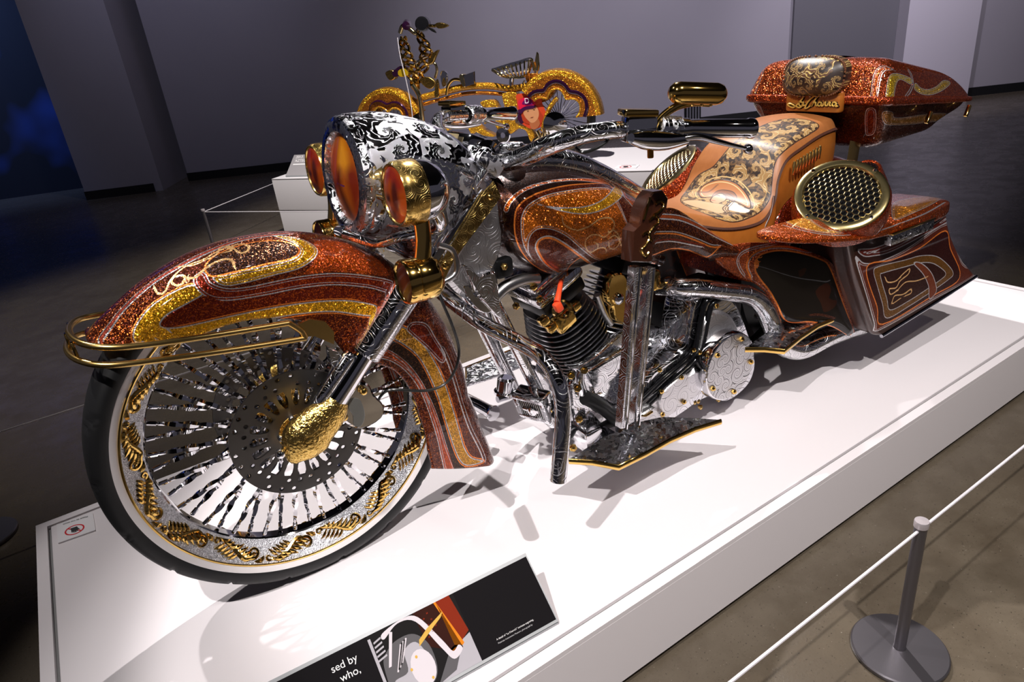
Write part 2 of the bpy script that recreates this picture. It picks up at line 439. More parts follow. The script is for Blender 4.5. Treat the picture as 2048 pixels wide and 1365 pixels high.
def wall_at(px, off=0.0):
    """point of the back wall's base line seen in photo column px, pulled off the wall by off"""
    a, b = Vector((*A0, 0)), Vector((*A1, 0)); d = (b-a).normalized(); n = Vector((d.y, -d.x, 0)); a = a+n*off
    r = _R @ np.array([(px-1024)/CF, (682.5-120)/CF, -1.0]); C = Vector(CAM); r = Vector(r)
    k = (a-C).dot(n)/r.dot(n); p = C+r*k; return (p.x, p.y)
def pier(name, p0, p1, off, mat):
    a, b = Vector((*wall_at(p0, off), FZ)), Vector((*wall_at(p1, off), FZ)); d = (b-a).normalized(); n = Vector((-d.y, d.x, 0))
    return struct(MB().plate([a, b, b+n*off, a+n*off], (0, 0, H-FZ)).build(name, mat))
pier('wall_back', 1583, 1812, .05, M['wall_dark']); pier('wall_back', 1806, 1946, .28, M['wall_light'])  # darker grey panel and paler pier set against the back wall
# striped air grille at the foot of the back wall
gr = empty('air_grille', (*wall_at(1385, .02), FZ)); tag(gr, 'dark slatted air grille at the foot of the back wall', 'grille')
dW = (Vector((*A1, 0))-Vector((*A0, 0))).normalized(); nW = Vector((dW.y, -dW.x, 0)); zW = Vector((0, 0, 1))
def wbox(u, z, w, h, dep):   # box on the wall, local to the grille
    c = dW*u+zW*z; return [c-dW*w/2-zW*h/2, c+dW*w/2-zW*h/2, c+dW*w/2+zW*h/2, c-dW*w/2+zW*h/2]
MB().plate(wbox(0, .20, .20, .40, 0), nW*.02).build('frame', M['black_metal'], gr)
for k in range(5): MB().plate([p+nW*.02 for p in wbox(-.07+k*.035, .20, .018, .36, 0)], nW*.02).build('slat', M['wall_dark'], gr)
# blue-lit space beyond the opening on the left
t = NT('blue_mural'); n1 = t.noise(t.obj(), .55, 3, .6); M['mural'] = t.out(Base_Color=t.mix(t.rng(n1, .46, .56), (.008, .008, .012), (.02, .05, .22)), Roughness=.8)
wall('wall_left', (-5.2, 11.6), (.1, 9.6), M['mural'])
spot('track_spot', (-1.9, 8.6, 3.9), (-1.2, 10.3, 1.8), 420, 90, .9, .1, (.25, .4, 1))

# --- plinth under the motorcycle: body, inset top slab with a shadow gap, dark toe recess
PX0, PX1, PY0, PY1 = -.629, 2.773, -.612, .690
pl = empty('display_plinth', ((PX0+PX1)/2, (PY0+PY1)/2, FZ)); tag(pl, 'long low white plinth under the orange motorcycle', 'plinth')
def rbox(x0, x1, y0, y1, z0, z1, o=Vector((0, 0, 0)), bev=.0015):
    return MB().box(Vector(((x0+x1)/2, (y0+y1)/2, (z0+z1)/2))-o, (x1-x0, y1-y0, z1-z0), bev=bev, seg=1)
g = .028; w = .009; o = pl.location
rbox(PX0+.025, PX1-.025, PY0+.025, PY1-.025, FZ, FZ+.02, o).build('toe_recess', M['base'], pl)
rbox(PX0, PX1, PY0, PY1, FZ+.02, -.012, o).build('body', M['white'], pl)
rim = MB()
for (a, b, c, d) in ((PX0, PX1, PY0, PY0+g), (PX0, PX1, PY1-g, PY1), (PX0, PX0+g, PY0+g, PY1-g), (PX1-g, PX1, PY0+g, PY1-g)):
    q = rbox(a, b, c, d, -.012, 0, o, 0); k = len(rim.v); rim.v += q.v; rim.pv += q.pv; rim.f += [[i+k for i in f] for f in q.f]; rim.uv += q.uv; rim.mi += q.mi
rim.build('rim', M['white'], pl)
gm = MB(); gm.ngon([Vector(p)-o for p in ((PX0+g, PY0+g, -.0118), (PX1-g, PY0+g, -.0118), (PX1-g, PY1-g, -.0118), (PX0+g, PY1-g, -.0118))]); gm.build('shadow_gap', M['grey_groove'], pl)
rbox(PX0+g+w, PX1-g-w, PY0+g+w, PY1-g-w, -.0116, 0, o).build('top_panel', M['white'], pl)

# --- second plinth, two stacked tiers
QA = Vector((1.10, 4.12, 0)); Qd = Vector((.545, -.838, 0)).normalized(); Qn = Vector((-Qd.y, Qd.x, 0)); QZ = .275
p2 = empty('display_plinth', (QA.x, QA.y, FZ)); tag(p2, 'two-tier white plinth under the gold lowrider bicycle', 'plinth')
def qbox(a0, a1, b0, b1, z0, z1): return [QA+Qd*a+Qn*b+Vector((0, 0, z0)) for a, b in ((a0, b0), (a1, b0), (a1, b1), (a0, b1))], (0, 0, z1-z0)
o = p2.location
def qb(nm, *a, m='white2'): P, e = qbox(*a); return MB().plate([p-o for p in P], e, .002).build(nm, M[m], p2)
qb('lower_tier', 0, 3.1, 0, .80, FZ, .02); qb('seam', .006, 3.094, .006, .794, .02, .028, m='grey_groove'); qb('upper_tier', 0, 3.1, 0, .80, .028, QZ-.01); qb('seam', .02, 3.08, .02, .78, QZ-.01, QZ-.005, m='grey_groove'); qb('top_panel', .0, 3.1, 0, .80, QZ-.005, QZ)

# --- stanchions and cords
def stanchion(x, y, label):
    e = empty('stanchion', (x, y, FZ)); tag(e, label, 'stanchion', 'low grey barrier stanchions')
    MB().lathe([(.0, 0), (.098, 0), (.100, .003), (.100, .011), (.097, .014), (.0, .014)], (0, 0, 0), (0, 0, 1), 64).build('base', M['anod'], e)
    MB().lathe([(.0135, .014), (.0125, .02), (.0125, .362), (.0, .362)], (0, 0, 0), (0, 0, 1), 28).build('post', M['anod'], e)
    MB().lathe([(.0125, .358), (.0142, .360), (.0145, .372), (.0135, .375), (0, .3755)], (0, 0, 0), (0, 0, 1), 28).build('cap', plain('stanchion_cap', (.55, .5, .52), .4, .6), e)
    return e
stanchion(.985, -.93, 'low grey stanchion with round base beside the long side of the motorcycle plinth')
stanchion(-.85, 1.15, 'low grey stanchion off the front wheel end of the motorcycle plinth')
stanchion(.56, 4.18, 'low grey stanchion beside the end of the bicycle plinth')
M['cord'] = plain('grey_elastic_cord', (.55, .52, .55), .45)
def cord(a, b, label): o = MB().tube([a, b], .0032, 8, sm=1).build('barrier_cord', M['cord']); tag(o, label, 'cord', 'grey barrier cords'); return o
cz = FZ+.352
cord((.985, -.93, cz), (3.6, -.93, cz), 'grey cord running back from the stanchion beside the motorcycle plinth')
cord((-1.7, -.93, cz), (.985, -.93, cz), 'grey cord running forward from the stanchion beside the motorcycle plinth')
cord((-.85, 1.15, cz), (3.7, 1.15, cz), 'grey cord along the far side of the motorcycle')
cord((.56, 4.18, cz), (2.9, 6.2, cz), 'grey cord from the bicycle stanchion toward the back wall')
cord((.56, 4.18, cz), (2.9, .75, cz), 'grey cord crossing in front of the bicycle plinth')

# --- do-not-touch cards
def card(name, P, label, parent_scale=1.0):
    """P: far-left, far-right, near-right, near-left corners on the table top"""
    e = empty(name, P[0]); P = [Vector(p) for p in P]; o = P[0]; X = (P[1]-P[0]); Y = (P[3]-P[0]); up = Vector((0, 0, 1))
    MB().plate([p-o for p in P], up*.004, 0).build('card', plain('white_card', (.80, .78, .80), .35), e)
    def L(u, v, h=.0046): return X*u+Y*v+up*h
    r = (X.length*.27); cx, cy = .46, .60
    def circ(rr, n=28): return [L(cx, cy)+X.normalized()*rr*math.cos(2*math.pi*k/n)*1.0+Y.normalized()*rr*math.sin(2*math.pi*k/n) for k in range(n)]
    red = plain('red_print', (.62, .012, .02), .4)
    m = MB(); m.grid([circ(r), circ(r*.84)], close_v=True, flip=True)
    d1 = (X.normalized()+Y.normalized()).normalized(); d2 = Vector((-d1.y, d1.x, 0)); c = L(cx, cy, .0047)
    m.ngon([c-d1*r*.9-d2*r*.07, c+d1*r*.9-d2*r*.07, c+d1*r*.9+d2*r*.07, c-d1*r*.9+d2*r*.07]); m.build('prohibition_ring', red, e)
    h = MB(); x, y = X.normalized(), Y.normalized(); c = L(cx, cy, .0052); k = r*.9
    hand = [(-.42, -.55), (.30, -.55), (.42, -.10), (.58, .22), (.50, .30), (.36, .12), (.34, .52), (.24, .54), (.20, .18), (.16, .66), (.04, .68), (.02, .2), (-.04, .62), (-.16, .62), (-.16, .16), (-.24, .48), (-.36, .46), (-.38, .0)]
    h.ngon([c+x*a*k+y*b*k for a, b in hand]); h.build('hand', plain('black_print', (.01, .01, .01), .5), e)
    txt('lettering', 'Please do not touch', X.length*.085, e, L(.86, .10, .0052), -x, y, M['print_black'])
    tag(e, label, 'sign'); return e
M['print_black'] = plain('black_ink', (.01, .01, .01), .5); M['print_white'] = plain('white_ink', (.82, .80, .80), .5); M['print_grey'] = plain('grey_ink', (.45, .44, .45), .5)
def txt(name, body, size, parent, loc, x, y, mat, align='LEFT'):
    cu = bpy.data.curves.new(name, 'FONT'); cu.body = body; cu.size = size; cu.extrude = .00015; cu.align_x = align
    tmp = bpy.data.objects.new(name+'_tmp', cu); COL.objects.link(tmp); bpy.context.view_layer.update()
    me = bpy.data.meshes.new_from_object(tmp.evaluated_get(bpy.context.evaluated_depsgraph_get()))
    bpy.data.objects.remove(tmp); me.name = name; me.materials.clear(); me.materials.append(mat)
    o = bpy.data.objects.new(name, me); COL.objects.link(o); o.parent = parent
    x = Vector(x).normalized(); y = Vector(y); y = (y-x*y.dot(x)).normalized(); z = x.cross(y)
    o.matrix_local = Matrix.Translation(Vector(loc)) @ Matrix((x, y, z)).transposed().to_4x4(); return o
card('warning_card', [(-.576, .646, 0), (-.484, .633, 0), (-.484, .535, 0), (-.576, .544, 0)], 'small white no-touching card beside the whitewall front tyre')
c0 = QA+Qd*2.72+Qn*.06+Vector((0, 0, QZ)); card('warning_card', [c0+Qn*.10, c0+Qd*.14+Qn*.10, c0+Qd*.14, c0], 'small white no-touching card on the bicycle plinth')

# --- folded info panel with a printed picture
ip = empty('info_panel', (.32, -.551, 0)); tag(ip, 'black folded info panel with an engine picture on the motorcycle plinth', 'sign')
dx = Vector((-.9983, .0582, 0)); dn = Vector((.0582, .9983, 0)); al = math.radians(42); du = dn*math.cos(al)+Vector((0, 0, math.sin(al))); dz = dx.cross(du)*-1
if dz.z < 0: dz = -dz
PL, PH = .62, .155; b0 = Vector((0, 0, .008))
M['panel_edge'] = plain('grey_powder_coated_steel', (.34, .35, .36), .4, .3)
MB().plate([b0, b0+dx*PL, b0+dx*PL+du*PH, b0+du*PH], -dz*.005).build('tilted_plate', M['panel_edge'], ip)
MB().plate([Vector((0, 0, .001)), dx*PL+Vector((0, 0, .001)), dx*PL+dn*.163+Vector((0, 0, .001)), dn*.163+Vector((0, 0, .001))], (0, 0, .004)).build('base_plate', M['panel_edge'], ip)
def ipl(u, v, h=.0004): return b0+dx*u+du*v+dz*h      # u from the right end leftward, v up the slope
M['panel_black'] = plain('black_print_sheet', (.006, .005, .006), .7, Specular_IOR_Level=.08)
MB().ngon([ipl(.003, .006), ipl(.003, .148), ipl(PL-.003, .148), ipl(PL-.003, .006)][::-1]).build('black_sheet', M['panel_black'], ip)
# the printed picture: flat colour fields, as printed
pic = empty('picture', (0, 0, 0)); pic.parent = ip
def fld(nm, pts, mat, h, sm=False):
    pts = smooth_path(pts, 5, True) if sm else pts
    P = [ipl(u, v, h) for u, v in pts]; a = MB().ngon(P)
    nn = sum((P[i].cross(P[(i+1) % len(P)]) for i in range(len(P))), Vector()); 
    if nn.dot(dz) < 0: a.f = [f[::-1] for f in a.f]; a.uv = [u[::-1] for u in a.uv]
    return a.build(nm, mat, pic)
def ink(n, c): return plain(n, c, .7, Specular_IOR_Level=.08)
I = {k: ink('ink_'+k, c) for k, c in dict(white=(.62, .57, .60), grey=(.10, .095, .10), dark=(.010, .009, .009), red=(.20, .020, .006), orange=(.70, .20, .012), gold=(.60, .36, .07), brown=(.030, .007, .004), silver=(.40, .38, .41)).items()}
# picture spans u .185 (right) .. .375 (left), v .006 .. .148
UR, UL = .182, .372
def pv(a, b): return (UL+(UR-UL)*a, .006+.142*b)      # a across 0..1 left to right, b up 0..1
def pf(nm, pts, ink_, lvl, sm=False): return fld(nm, [pv(*p) for p in pts], I[ink_], .0006+lvl*.00012, sm)
pf('print_ground', [(0, 0), (1, 0), (1, 1), (0, 1)], 'dark', 0)
pf('print_floor', [(.48, 0), (1, 0), (1, .42), (.86, .36), (.7, .1)], 'silver', 1)
pf('print_shadow', [(.5, 0), (.72, .06), (.86, .30), (.7, .28)], 'grey', 2)
pf('print_bag', [(.78, 1), (.95, 1), (1, .45), (.88, .36)], 'red', 2)
pf('print_side_cover', [(.52, 1), (.78, 1), (.88, .36), (.76, .30), (.70, .36), (.55, .50)], 'brown', 2)
pf('print_pinstripe', [(.765, 1), (.79, 1), (.905, .33), (.88, .31), (.80, .36), (.72, .33), (.72, .30), (.80, .33), (.875, .28)], 'orange', 3)
pf('print_exhaust', [(.16, .86), (.34, .97), (.52, .88), (.66, .42), (.74, .20), (.86, .26), (.84, .34), (.76, .30), (.70, .50), (.56, .92), (.40, 1.0), (.16, .94)], 'white', 4, True)
pf('print_case', [(.08, .08), (.06, .55), (.16, .72), (.30, .78), (.46, .74), (.56, .52), (.54, .18), (.40, .04)], 'grey', 5, True)
pf('print_case_light', [(.12, .05), (.10, .30), (.26, .34), (.30, .60), (.44, .64), (.50, .40), (.44, .10), (.30, .02)], 'silver', 6, True)
pf('print_derby', [(.42+.125*math.cos(a*.314), .30+.24*math.sin(a*.314)) for a in range(20)], 'white', 7)
for k in range(5): pf('print_fin', [(.03+k*.004, .62+k*.06), (.13, .65+k*.06), (.13, .675+k*.06), (.03+k*.004, .645+k*.06)], 'silver', 6)
pf('print_lever', [(.0, .0), (.03, .0), (.03, .95), (.0, .95)], 'silver', 7); pf('print_pipe', [(.10, .50), (.13, .50), (.26, .90), (.23, .92)], 'white', 7)
pf('print_footboard', [(.46, .56), (.60, .66), (.78, .78), (.82, .84), (.74, .80), (.60, .73), (.48, .64)], 'gold', 8)
for a, b in ((.13, .14), (.27, .16), (.30, .34), (.39, .46), (.47, .12)): pf('print_bolt', [(a+.014*math.cos(q*.785), b+.022*math.sin(q*.785)) for q in range(8)], 'gold', 9)
for k in range(5): pf('print_case_line', [(.16+k*.018, .40+k*.02), (.175+k*.018, .39+k*.02), (.30+k*.018, .70+k*.01), (.285+k*.018, .71+k*.01)], 'dark' if k % 2 else 'white', 8)
for k in range(14): a, b = .58+.018*(k % 7)+.01*(k // 7), .60+.05*((k*5) % 7); pf('print_ember', [(a, b), (a+.012, b+.01), (a+.006, b+.03)], 'red', 4)
txt('lettering', "A detail of \u201cLa Charra's\u201d intricate engraving.", .0050, ip, ipl(.138, .026, .0009), -dx, du, M['print_white'])
txt('lettering', "Petersen Automotive Museum, photograph by", .0044, ip, ipl(.138, .0185, .0009), -dx, du, M['print_grey'])
txt('lettering', "sed by", .020, ip, ipl(.452, .116, .0009), -dx, du, M['print_white'])
txt('lettering', ", who,", .020, ip, ipl(.452, .094, .0009), -dx, du, M['print_white'])
# title plaque on the bicycle plinth
tp0 = QA+Qd*.10+Qn*.05+Vector((0, 0, QZ)); tpl = empty('title_plaque', tp0); tag(tpl, 'slanted grey title plaque at the corner of the bicycle plinth', 'sign')
tu = (Qn*.75+Vector((0, 0, .66))).normalized(); tn = Qd.cross(tu)
MB().plate([Vector((0, 0, .01)), Qd*.42+Vector((0, 0, .01)), Qd*.42+tu*.20+Vector((0, 0, .01)), tu*.20+Vector((0, 0, .01))], -tn*.012 if tn.z > 0 else tn*.012, .002).build('plate', plain('grey_plaque', (.30, .28, .29), .45), tpl)
MB().plate([Vector((0, 0, 0)), Qd*.42, Qd*.42+Qn*.15, Qn*.15], (0, 0, .012)).build('foot', M['panel_edge'], tpl)
for s_, v_, b_ in ((.034, .165, '2013'), (.034, .130, "'AZTECA DE")):
    txt('lettering', b_, s_, tpl, Qd*.03+tu*v_+Vector((0, 0, .01))+(tn if tn.z > 0 else -tn)*.001, Qd, tu, M['print_white'])
q0 = Qd*.03+tu*.102+Vector((0, 0, .01))+(tn if tn.z > 0 else -tn)*.001
MB().ngon([q0, q0+Qd*.14, q0+Qd*.14+tu*.010, q0+tu*.010]).build('small_print_line', M['print_white'], tpl)
# ================================================================== the motorcycle
bike = empty('motorcycle', (0, 0, 0)); tag(bike, 'custom touring motorcycle in orange metal flake with engraved chrome and tooled leather seat', 'motorcycle')
WC = Vector((0, 0, .4)); TAU = 2*math.pi
def part(name, kids=True): e = empty(name); e.parent = bike; return e

# ---- front wheel
wh = part('front_wheel'); wh.location = WC
rows = []; NS = 432
prof = [(.338, -.046), (.3435, -.052), (.3595, -.0565), (.362, -.0580), (.376, -.0610), (.388, -.0565), (.3945, -.046), (.3985, -.030), (.4, -.012), (.4, .012), (.3985, .030), (.3945, .046), (.388, .0565), (.376, .0610), (.362, .0580), (.3595, .0565), (.3435, .052), (.338, .046)]
for j, (r, y) in enumerate(prof):
    row = []
    for k in range(NS):
        a = TAU*k/NS; g = 0
        if j in (5, 6, 7, 10, 11, 12) and ((k+(abs(j-8.5)*2.4 if j < 8.5 else -abs(j-8.5)*2.4+12)) % 24) < 1.6: g = .005
        row.append(((r-g)*math.cos(a), y, (r-g)*math.sin(a)))
    rows.append(row)
m = MB(); m.grid(rows[2:-2], close_v=True); m.build('tyre', M['rubber'], wh, ang=50)
m = MB(); m.grid([rows[0], rows[1], rows[2]], close_v=True); m.grid([rows[-3], rows[-2], rows[-1]], close_v=True); m.build('whitewall', M['whitewall'], wh)
rim = [(.3435, -.0525), (.3465, -.0500), (.3435, -.0470)]
m = MB()
for s in (1, -1): m.lathe([(r, h*s) for r, h in ((.3415, -.0540), (.3445, -.0535), (.3445, -.0505), (.3405, -.0500), (.3395, -.0530), (.3415, -.0540))], (0, 0, 0), (0, 1, 0), 128)
m.build('rim_lip', M['gold'], wh)
m = MB().lathe([(.341, -.050), (.337, -.046), (.315, -.030), (.300, -.019), (.2965, -.015)], (0, 0, 0), (0, 1, 0), 128).lathe([(.2965, .015), (.300, .019), (.315, .030), (.337, .046), (.341, .050)], (0, 0, 0), (0, 1, 0), 128)
m.build('rim_dish', M['glitter'], wh)
MB().lathe([(.2965, -.015), (.2935, -.012), (.2935, .012), (.2965, .015)], (0, 0, 0), (0, 1, 0), 128).build('rim_channel', M['chrome'], wh)
# gold scrollwork laid on the dish (both faces)
sw = MB(); NREP = 16
def dish(a, q, s, lift=.0015):   # q 0 at the inner edge .. 1 at the lip
    r = .300+.037*q; y = -(.019+.027*q)-lift
    return Vector((r*math.cos(a), y*s, r*math.sin(a)))
for s in (1, -1):
    nrm_ = Vector((0, -1, 0))*s
    for k in range(NREP):
        a0 = TAU*k/NREP; da = TAU/NREP; f = (lambda q: q) if k % 2 == 0 else (lambda q: 1-q); tr = 1 if k % 2 == 0 else -1
        def at_(u, q, lift=.001): return dish(a0+da*u, min(1.0, max(0, f(q))), s, lift)
        # main stem rolling into a large volute
        pts = [at_(-.10, .05), at_(.08, .10), at_(.26, .30), at_(.38, .62), at_(.52, .90)]; rr = [.0015, .0045, .0062, .0060, .0050]
        for i in range(17):
            th = math.pi*.62-i/16*TAU*1.15; R = .0150*(1-.80*i/16)
            pts.append(at_(.66+R/.32/da*math.cos(th), .52+R/.046*math.sin(th), .0015)); rr.append(.0046-.0024*i/16)
        sw.tube(pts, rr, 6, sm=2, sq=(1, .75)); sw.ball(pts[-1], .0040, 8)
        # acanthus leaf: lobes fanning off the stem
        for i in range(7):
            u = .02+.075*i; q = .08+.12*i; b = at_(u, q); e = at_(u+.20+.012*i, q-.34+.01*i if i > 2 else q-.10-.02*i); m_ = (b+e)/2+nrm_*.003+(at_(u+.12, q+.06)-at_(u+.12, q))*.6
            sw.tube([b, m_, e], [.0022, .0058, .0007], 6, sm=3, sq=(1, .6))
        for i in range(5):
            u = .10+.07*i; b = at_(u, .25+.10*i); e = at_(u-.16, .62+.08*i); m_ = (b+e)/2+nrm_*.0025
            sw.tube([b, m_, e], [.0020, .0048, .0007], 6, sm=3, sq=(1, .6))
        # small counter volute
        pts, rr = [], []
        for i in range(12):
            th = i/11*TAU*1.05; R = .0080*(1-.7*i/11); pts.append(at_(.95+R/.32/da*math.cos(th), .80+R/.046*math.sin(th), .0015)); rr.append(.0030-.0012*i/11)
        sw.tube(pts, rr, 6, sm=1)
        for i in range(3): sw.tube([at_(.86, .72+.06*i), at_(.80, .84+.05*i, .004), at_(.70, .95+.02*i)], [.0015, .0036, .0006], 5, sm=2)
sw.build('rim_scrollwork', M['gold'], wh)
# spokes: twisted diamond bars, one mesh shared
def spoke_mesh():
    L0, L1 = .052, .2935; m = MB(); rows = []; n = 36
    for i in range(n+1):
        u = i/n; x = L0+(L1-.03-L0)*u; ph = u*6.0; r = .0042+.0026*abs(math.sin(ph*math.pi/1.0)); tw = ph*math.pi/2*.5
        rows.append([(x, r*math.cos(tw+q*math.pi/2)*(1.15 if q % 2 else .8), r*math.sin(tw+q*math.pi/2)*(1.15 if q % 2 else .8)) for q in range(4)])
    m.grid(rows, close_v=True); m.ngon(rows[0], True)
    m.lathe([(.0036, L1-.034), (.0042, L1-.032), (.0042, L1-.022), (.003, L1-.021), (.003, L1-.0185), (.0052, L1-.018), (.0052, L1-.001), (.004, L1)], (0, 0, 0), (1, 0, 0), 8)
    return m
sp0 = spoke_mesh().build('spoke', M['chrome'], wh, ang=25)
NSP = 50
for k in range(NSP):
    o = sp0 if k == 0 else dup(sp0, wh)
    s = -1 if k % 2 == 0 else 1; a = TAU*(k+.5*(k % 2)*.3)/NSP
    p0 = Vector((.052*math.cos(a), s*.046, .052*math.sin(a))); p1 = Vector((.2935*math.cos(a), s*.006, .2935*math.sin(a)))
    d = (p1-p0).normalized(); up = Vector((0, 1, 0)); zz = d.cross(up).normalized(); yy = zz.cross(d)
    o.matrix_local = Matrix.Translation(p0-d*.052) @ Matrix((d, yy, zz)).transposed().to_4x4()
MB().lathe([(0, -.062), (.030, -.062), (.034, -.058), (.034, -.052), (.062, -.050), (.062, -.042), (.036, -.040), (.030, -.02), (.030, .02), (.036, .040), (.062, .042), (.062, .050), (.034, .052), (.034, .058), (.030, .062), (0, .062)], (0, 0, 0), (0, 1, 0), 48).build('hub', M['gold_hammer'], wh)
def rotor(side):
    e = MB(); n = 30; th = .005
    def ringpt(r, a, y): return (r*math.cos(a), y, r*math.sin(a))
    for y, fl in ((-.0805, False), (-.0755, True)):
        y *= side; F = fl if side > 0 else not fl
        e.grid([[ringpt(r, TAU*k/80, y) for k in range(80)] for r in (.040, .052, .066)], close_v=True, flip=not F)
        for k in range(20):          # bars between the windows
            a = TAU*k/20; h = .05
            rw = [(.066, .16), (.074, .11), (.086, .085), (.098, .12), (.106, .20)]
            e.grid([[ringpt(r, a-w_*.5*.104/r*.9, y), ringpt(r, a+w_*.5*.104/r*.9, y)] for r, w_ in rw], flip=F)
        for (r0, r1, off) in ((.106, .126, 0), (.126, .146, .5)):
            for k in range(n):
                a0 = TAU*(k+off)/n; a1 = TAU*(k+1+off)/n; am = (a0+a1)/2; rm = (r0+r1)/2; outer = []; inner = []
                hole = True
                for i in range(8):
                    t_ = TAU*i/8
                    cx, cy = math.cos(t_), math.sin(t_); mx = max(abs(cx), abs(cy)); ox, oy = cx/mx, cy/mx
                    outer.append(ringpt(rm+oy*(r1-r0)/2, am+ox*(a1-a0)/2, y)); inner.append(ringpt(rm+cy*.0052, am+cx*.0052/rm, y))
                if (k % 4 == 3 and off == 0): e.ngon(outer, reverse=F)
                elif (k % 4 == 1 and off): e.ngon(outer, reverse=F)
                else: e.grid([outer, inner], close_v=True, flip=F)
    for r, F in ((.146, False), (.040, True)):
        e.grid([[ringpt(r, TAU*k/80, -.0805*side) for k in range(80)], [ringpt(r, TAU*k/80, -.0755*side) for k in range(80)]], close_v=True, flip=F if side > 0 else not F)
    return e
t = NT('brushed_rotor_steel'); n1 = t.noise(t.vmath('MULTIPLY', t.obj(), (40, 40, 40)), 8, 2); M['rotor'] = t.out(Base_Color=(.20, .19, .18), Metallic=1, Roughness=.33)
rotor(1).build('brake_rotor', M['rotor'], wh); rotor(-1).build('brake_rotor', M['rotor'], wh)
rc = MB().lathe([(0, -.084), (.028, -.084), (.032, -.082), (.044, -.0815), (.046, -.078), (.05, -.062)], (0, 0, 0), (0, 1, 0), 40); rc.build('rotor_carrier', M['gold_hammer'], wh)
for k in range(5):
    a = TAU*k/5+.5; MB().lathe([(0, .013), (.004, .0125), (.0065, .010), (.0075, .006), (.0075, 0)], (.040*math.cos(a), -.0815, .040*math.sin(a)), (0, -1, 0), 12).build('rotor_bolt', M['chrome'], wh)
MB().tube([(0, -.135, 0), (0, .135, 0)], .012, 16, sm=1).build('axle', M['chrome'], wh)

# ---- front fender
PH = [134.7, 131, 124.7, 114, 100, 86, 70, 54, 41, 21, 7, -11, -25, -32, -38]; RC = [.444, .440, .434, .430, .428, .426, .428, .430, .430, .428, .432, .450, .502, .540, .572]
EH = [134.7, 133, 126, 115, 82, 67.6, 55, 48, 43, 31, 17, 6, -13, -30, -37.5]; ER = [.437, .410, .360, .313, .267, .247, .215, .200, .203, .214, .247, .262, .284, .324, .354]
HW_ = ([-38, -20, 0, 120, 127, 132, 134.7], [.108, .104, .100, .100, .094, .078, .055])
def fender_pt(phd, j, nj):
    Rc = interp(-phd, [-p for p in PH], RC); Re = interp(-phd, [-p for p in EH], ER); hw = interp(phd, *HW_)
    sh = min(.055, Rc-Re); s = j/nj*2-1; q = abs(s); sg = 1 if s > 0 else -1; na = .52
    if q < na:
        a = q/na*math.pi/2; y = hw*math.sin(a); r = Rc-sh*(1-math.cos(a)); dist = q/na*(hw*1.18)
    else:
        k = (q-na)/(1-na); r = (Rc-sh)+(Re-(Rc-sh))*k; y = hw-.004*k; dist = hw*1.18+((Rc-sh)-Re)*k
    ph = math.radians(phd+6.0*max(0, min(1, (-phd-8)/30))*((r-.354)/.2))
    return (r*math.cos(ph), y*sg, .4+r*math.sin(ph)), (ph*.42, dist)
NA, NB = 260, 84; rows, uvr = [], []
for i in range(NA+1):
    ph = 134.7+(-38-134.7)*i/NA; R_, U_ = [], []
    for j in range(NB+1): p, u = fender_pt(ph, j, NB); R_.append(p); U_.append(u)
    rows.append(R_); uvr.append(U_)
fe = MB().grid(rows, vuv=uvr).build('front_fender', M['chrome'], bike)
def f1(p): return crop(150, 420, 2.904, p)
def f4(p): return crop(650, 700, 4.549, p)
def f3(p): return crop(700, 440, 5.25, p)
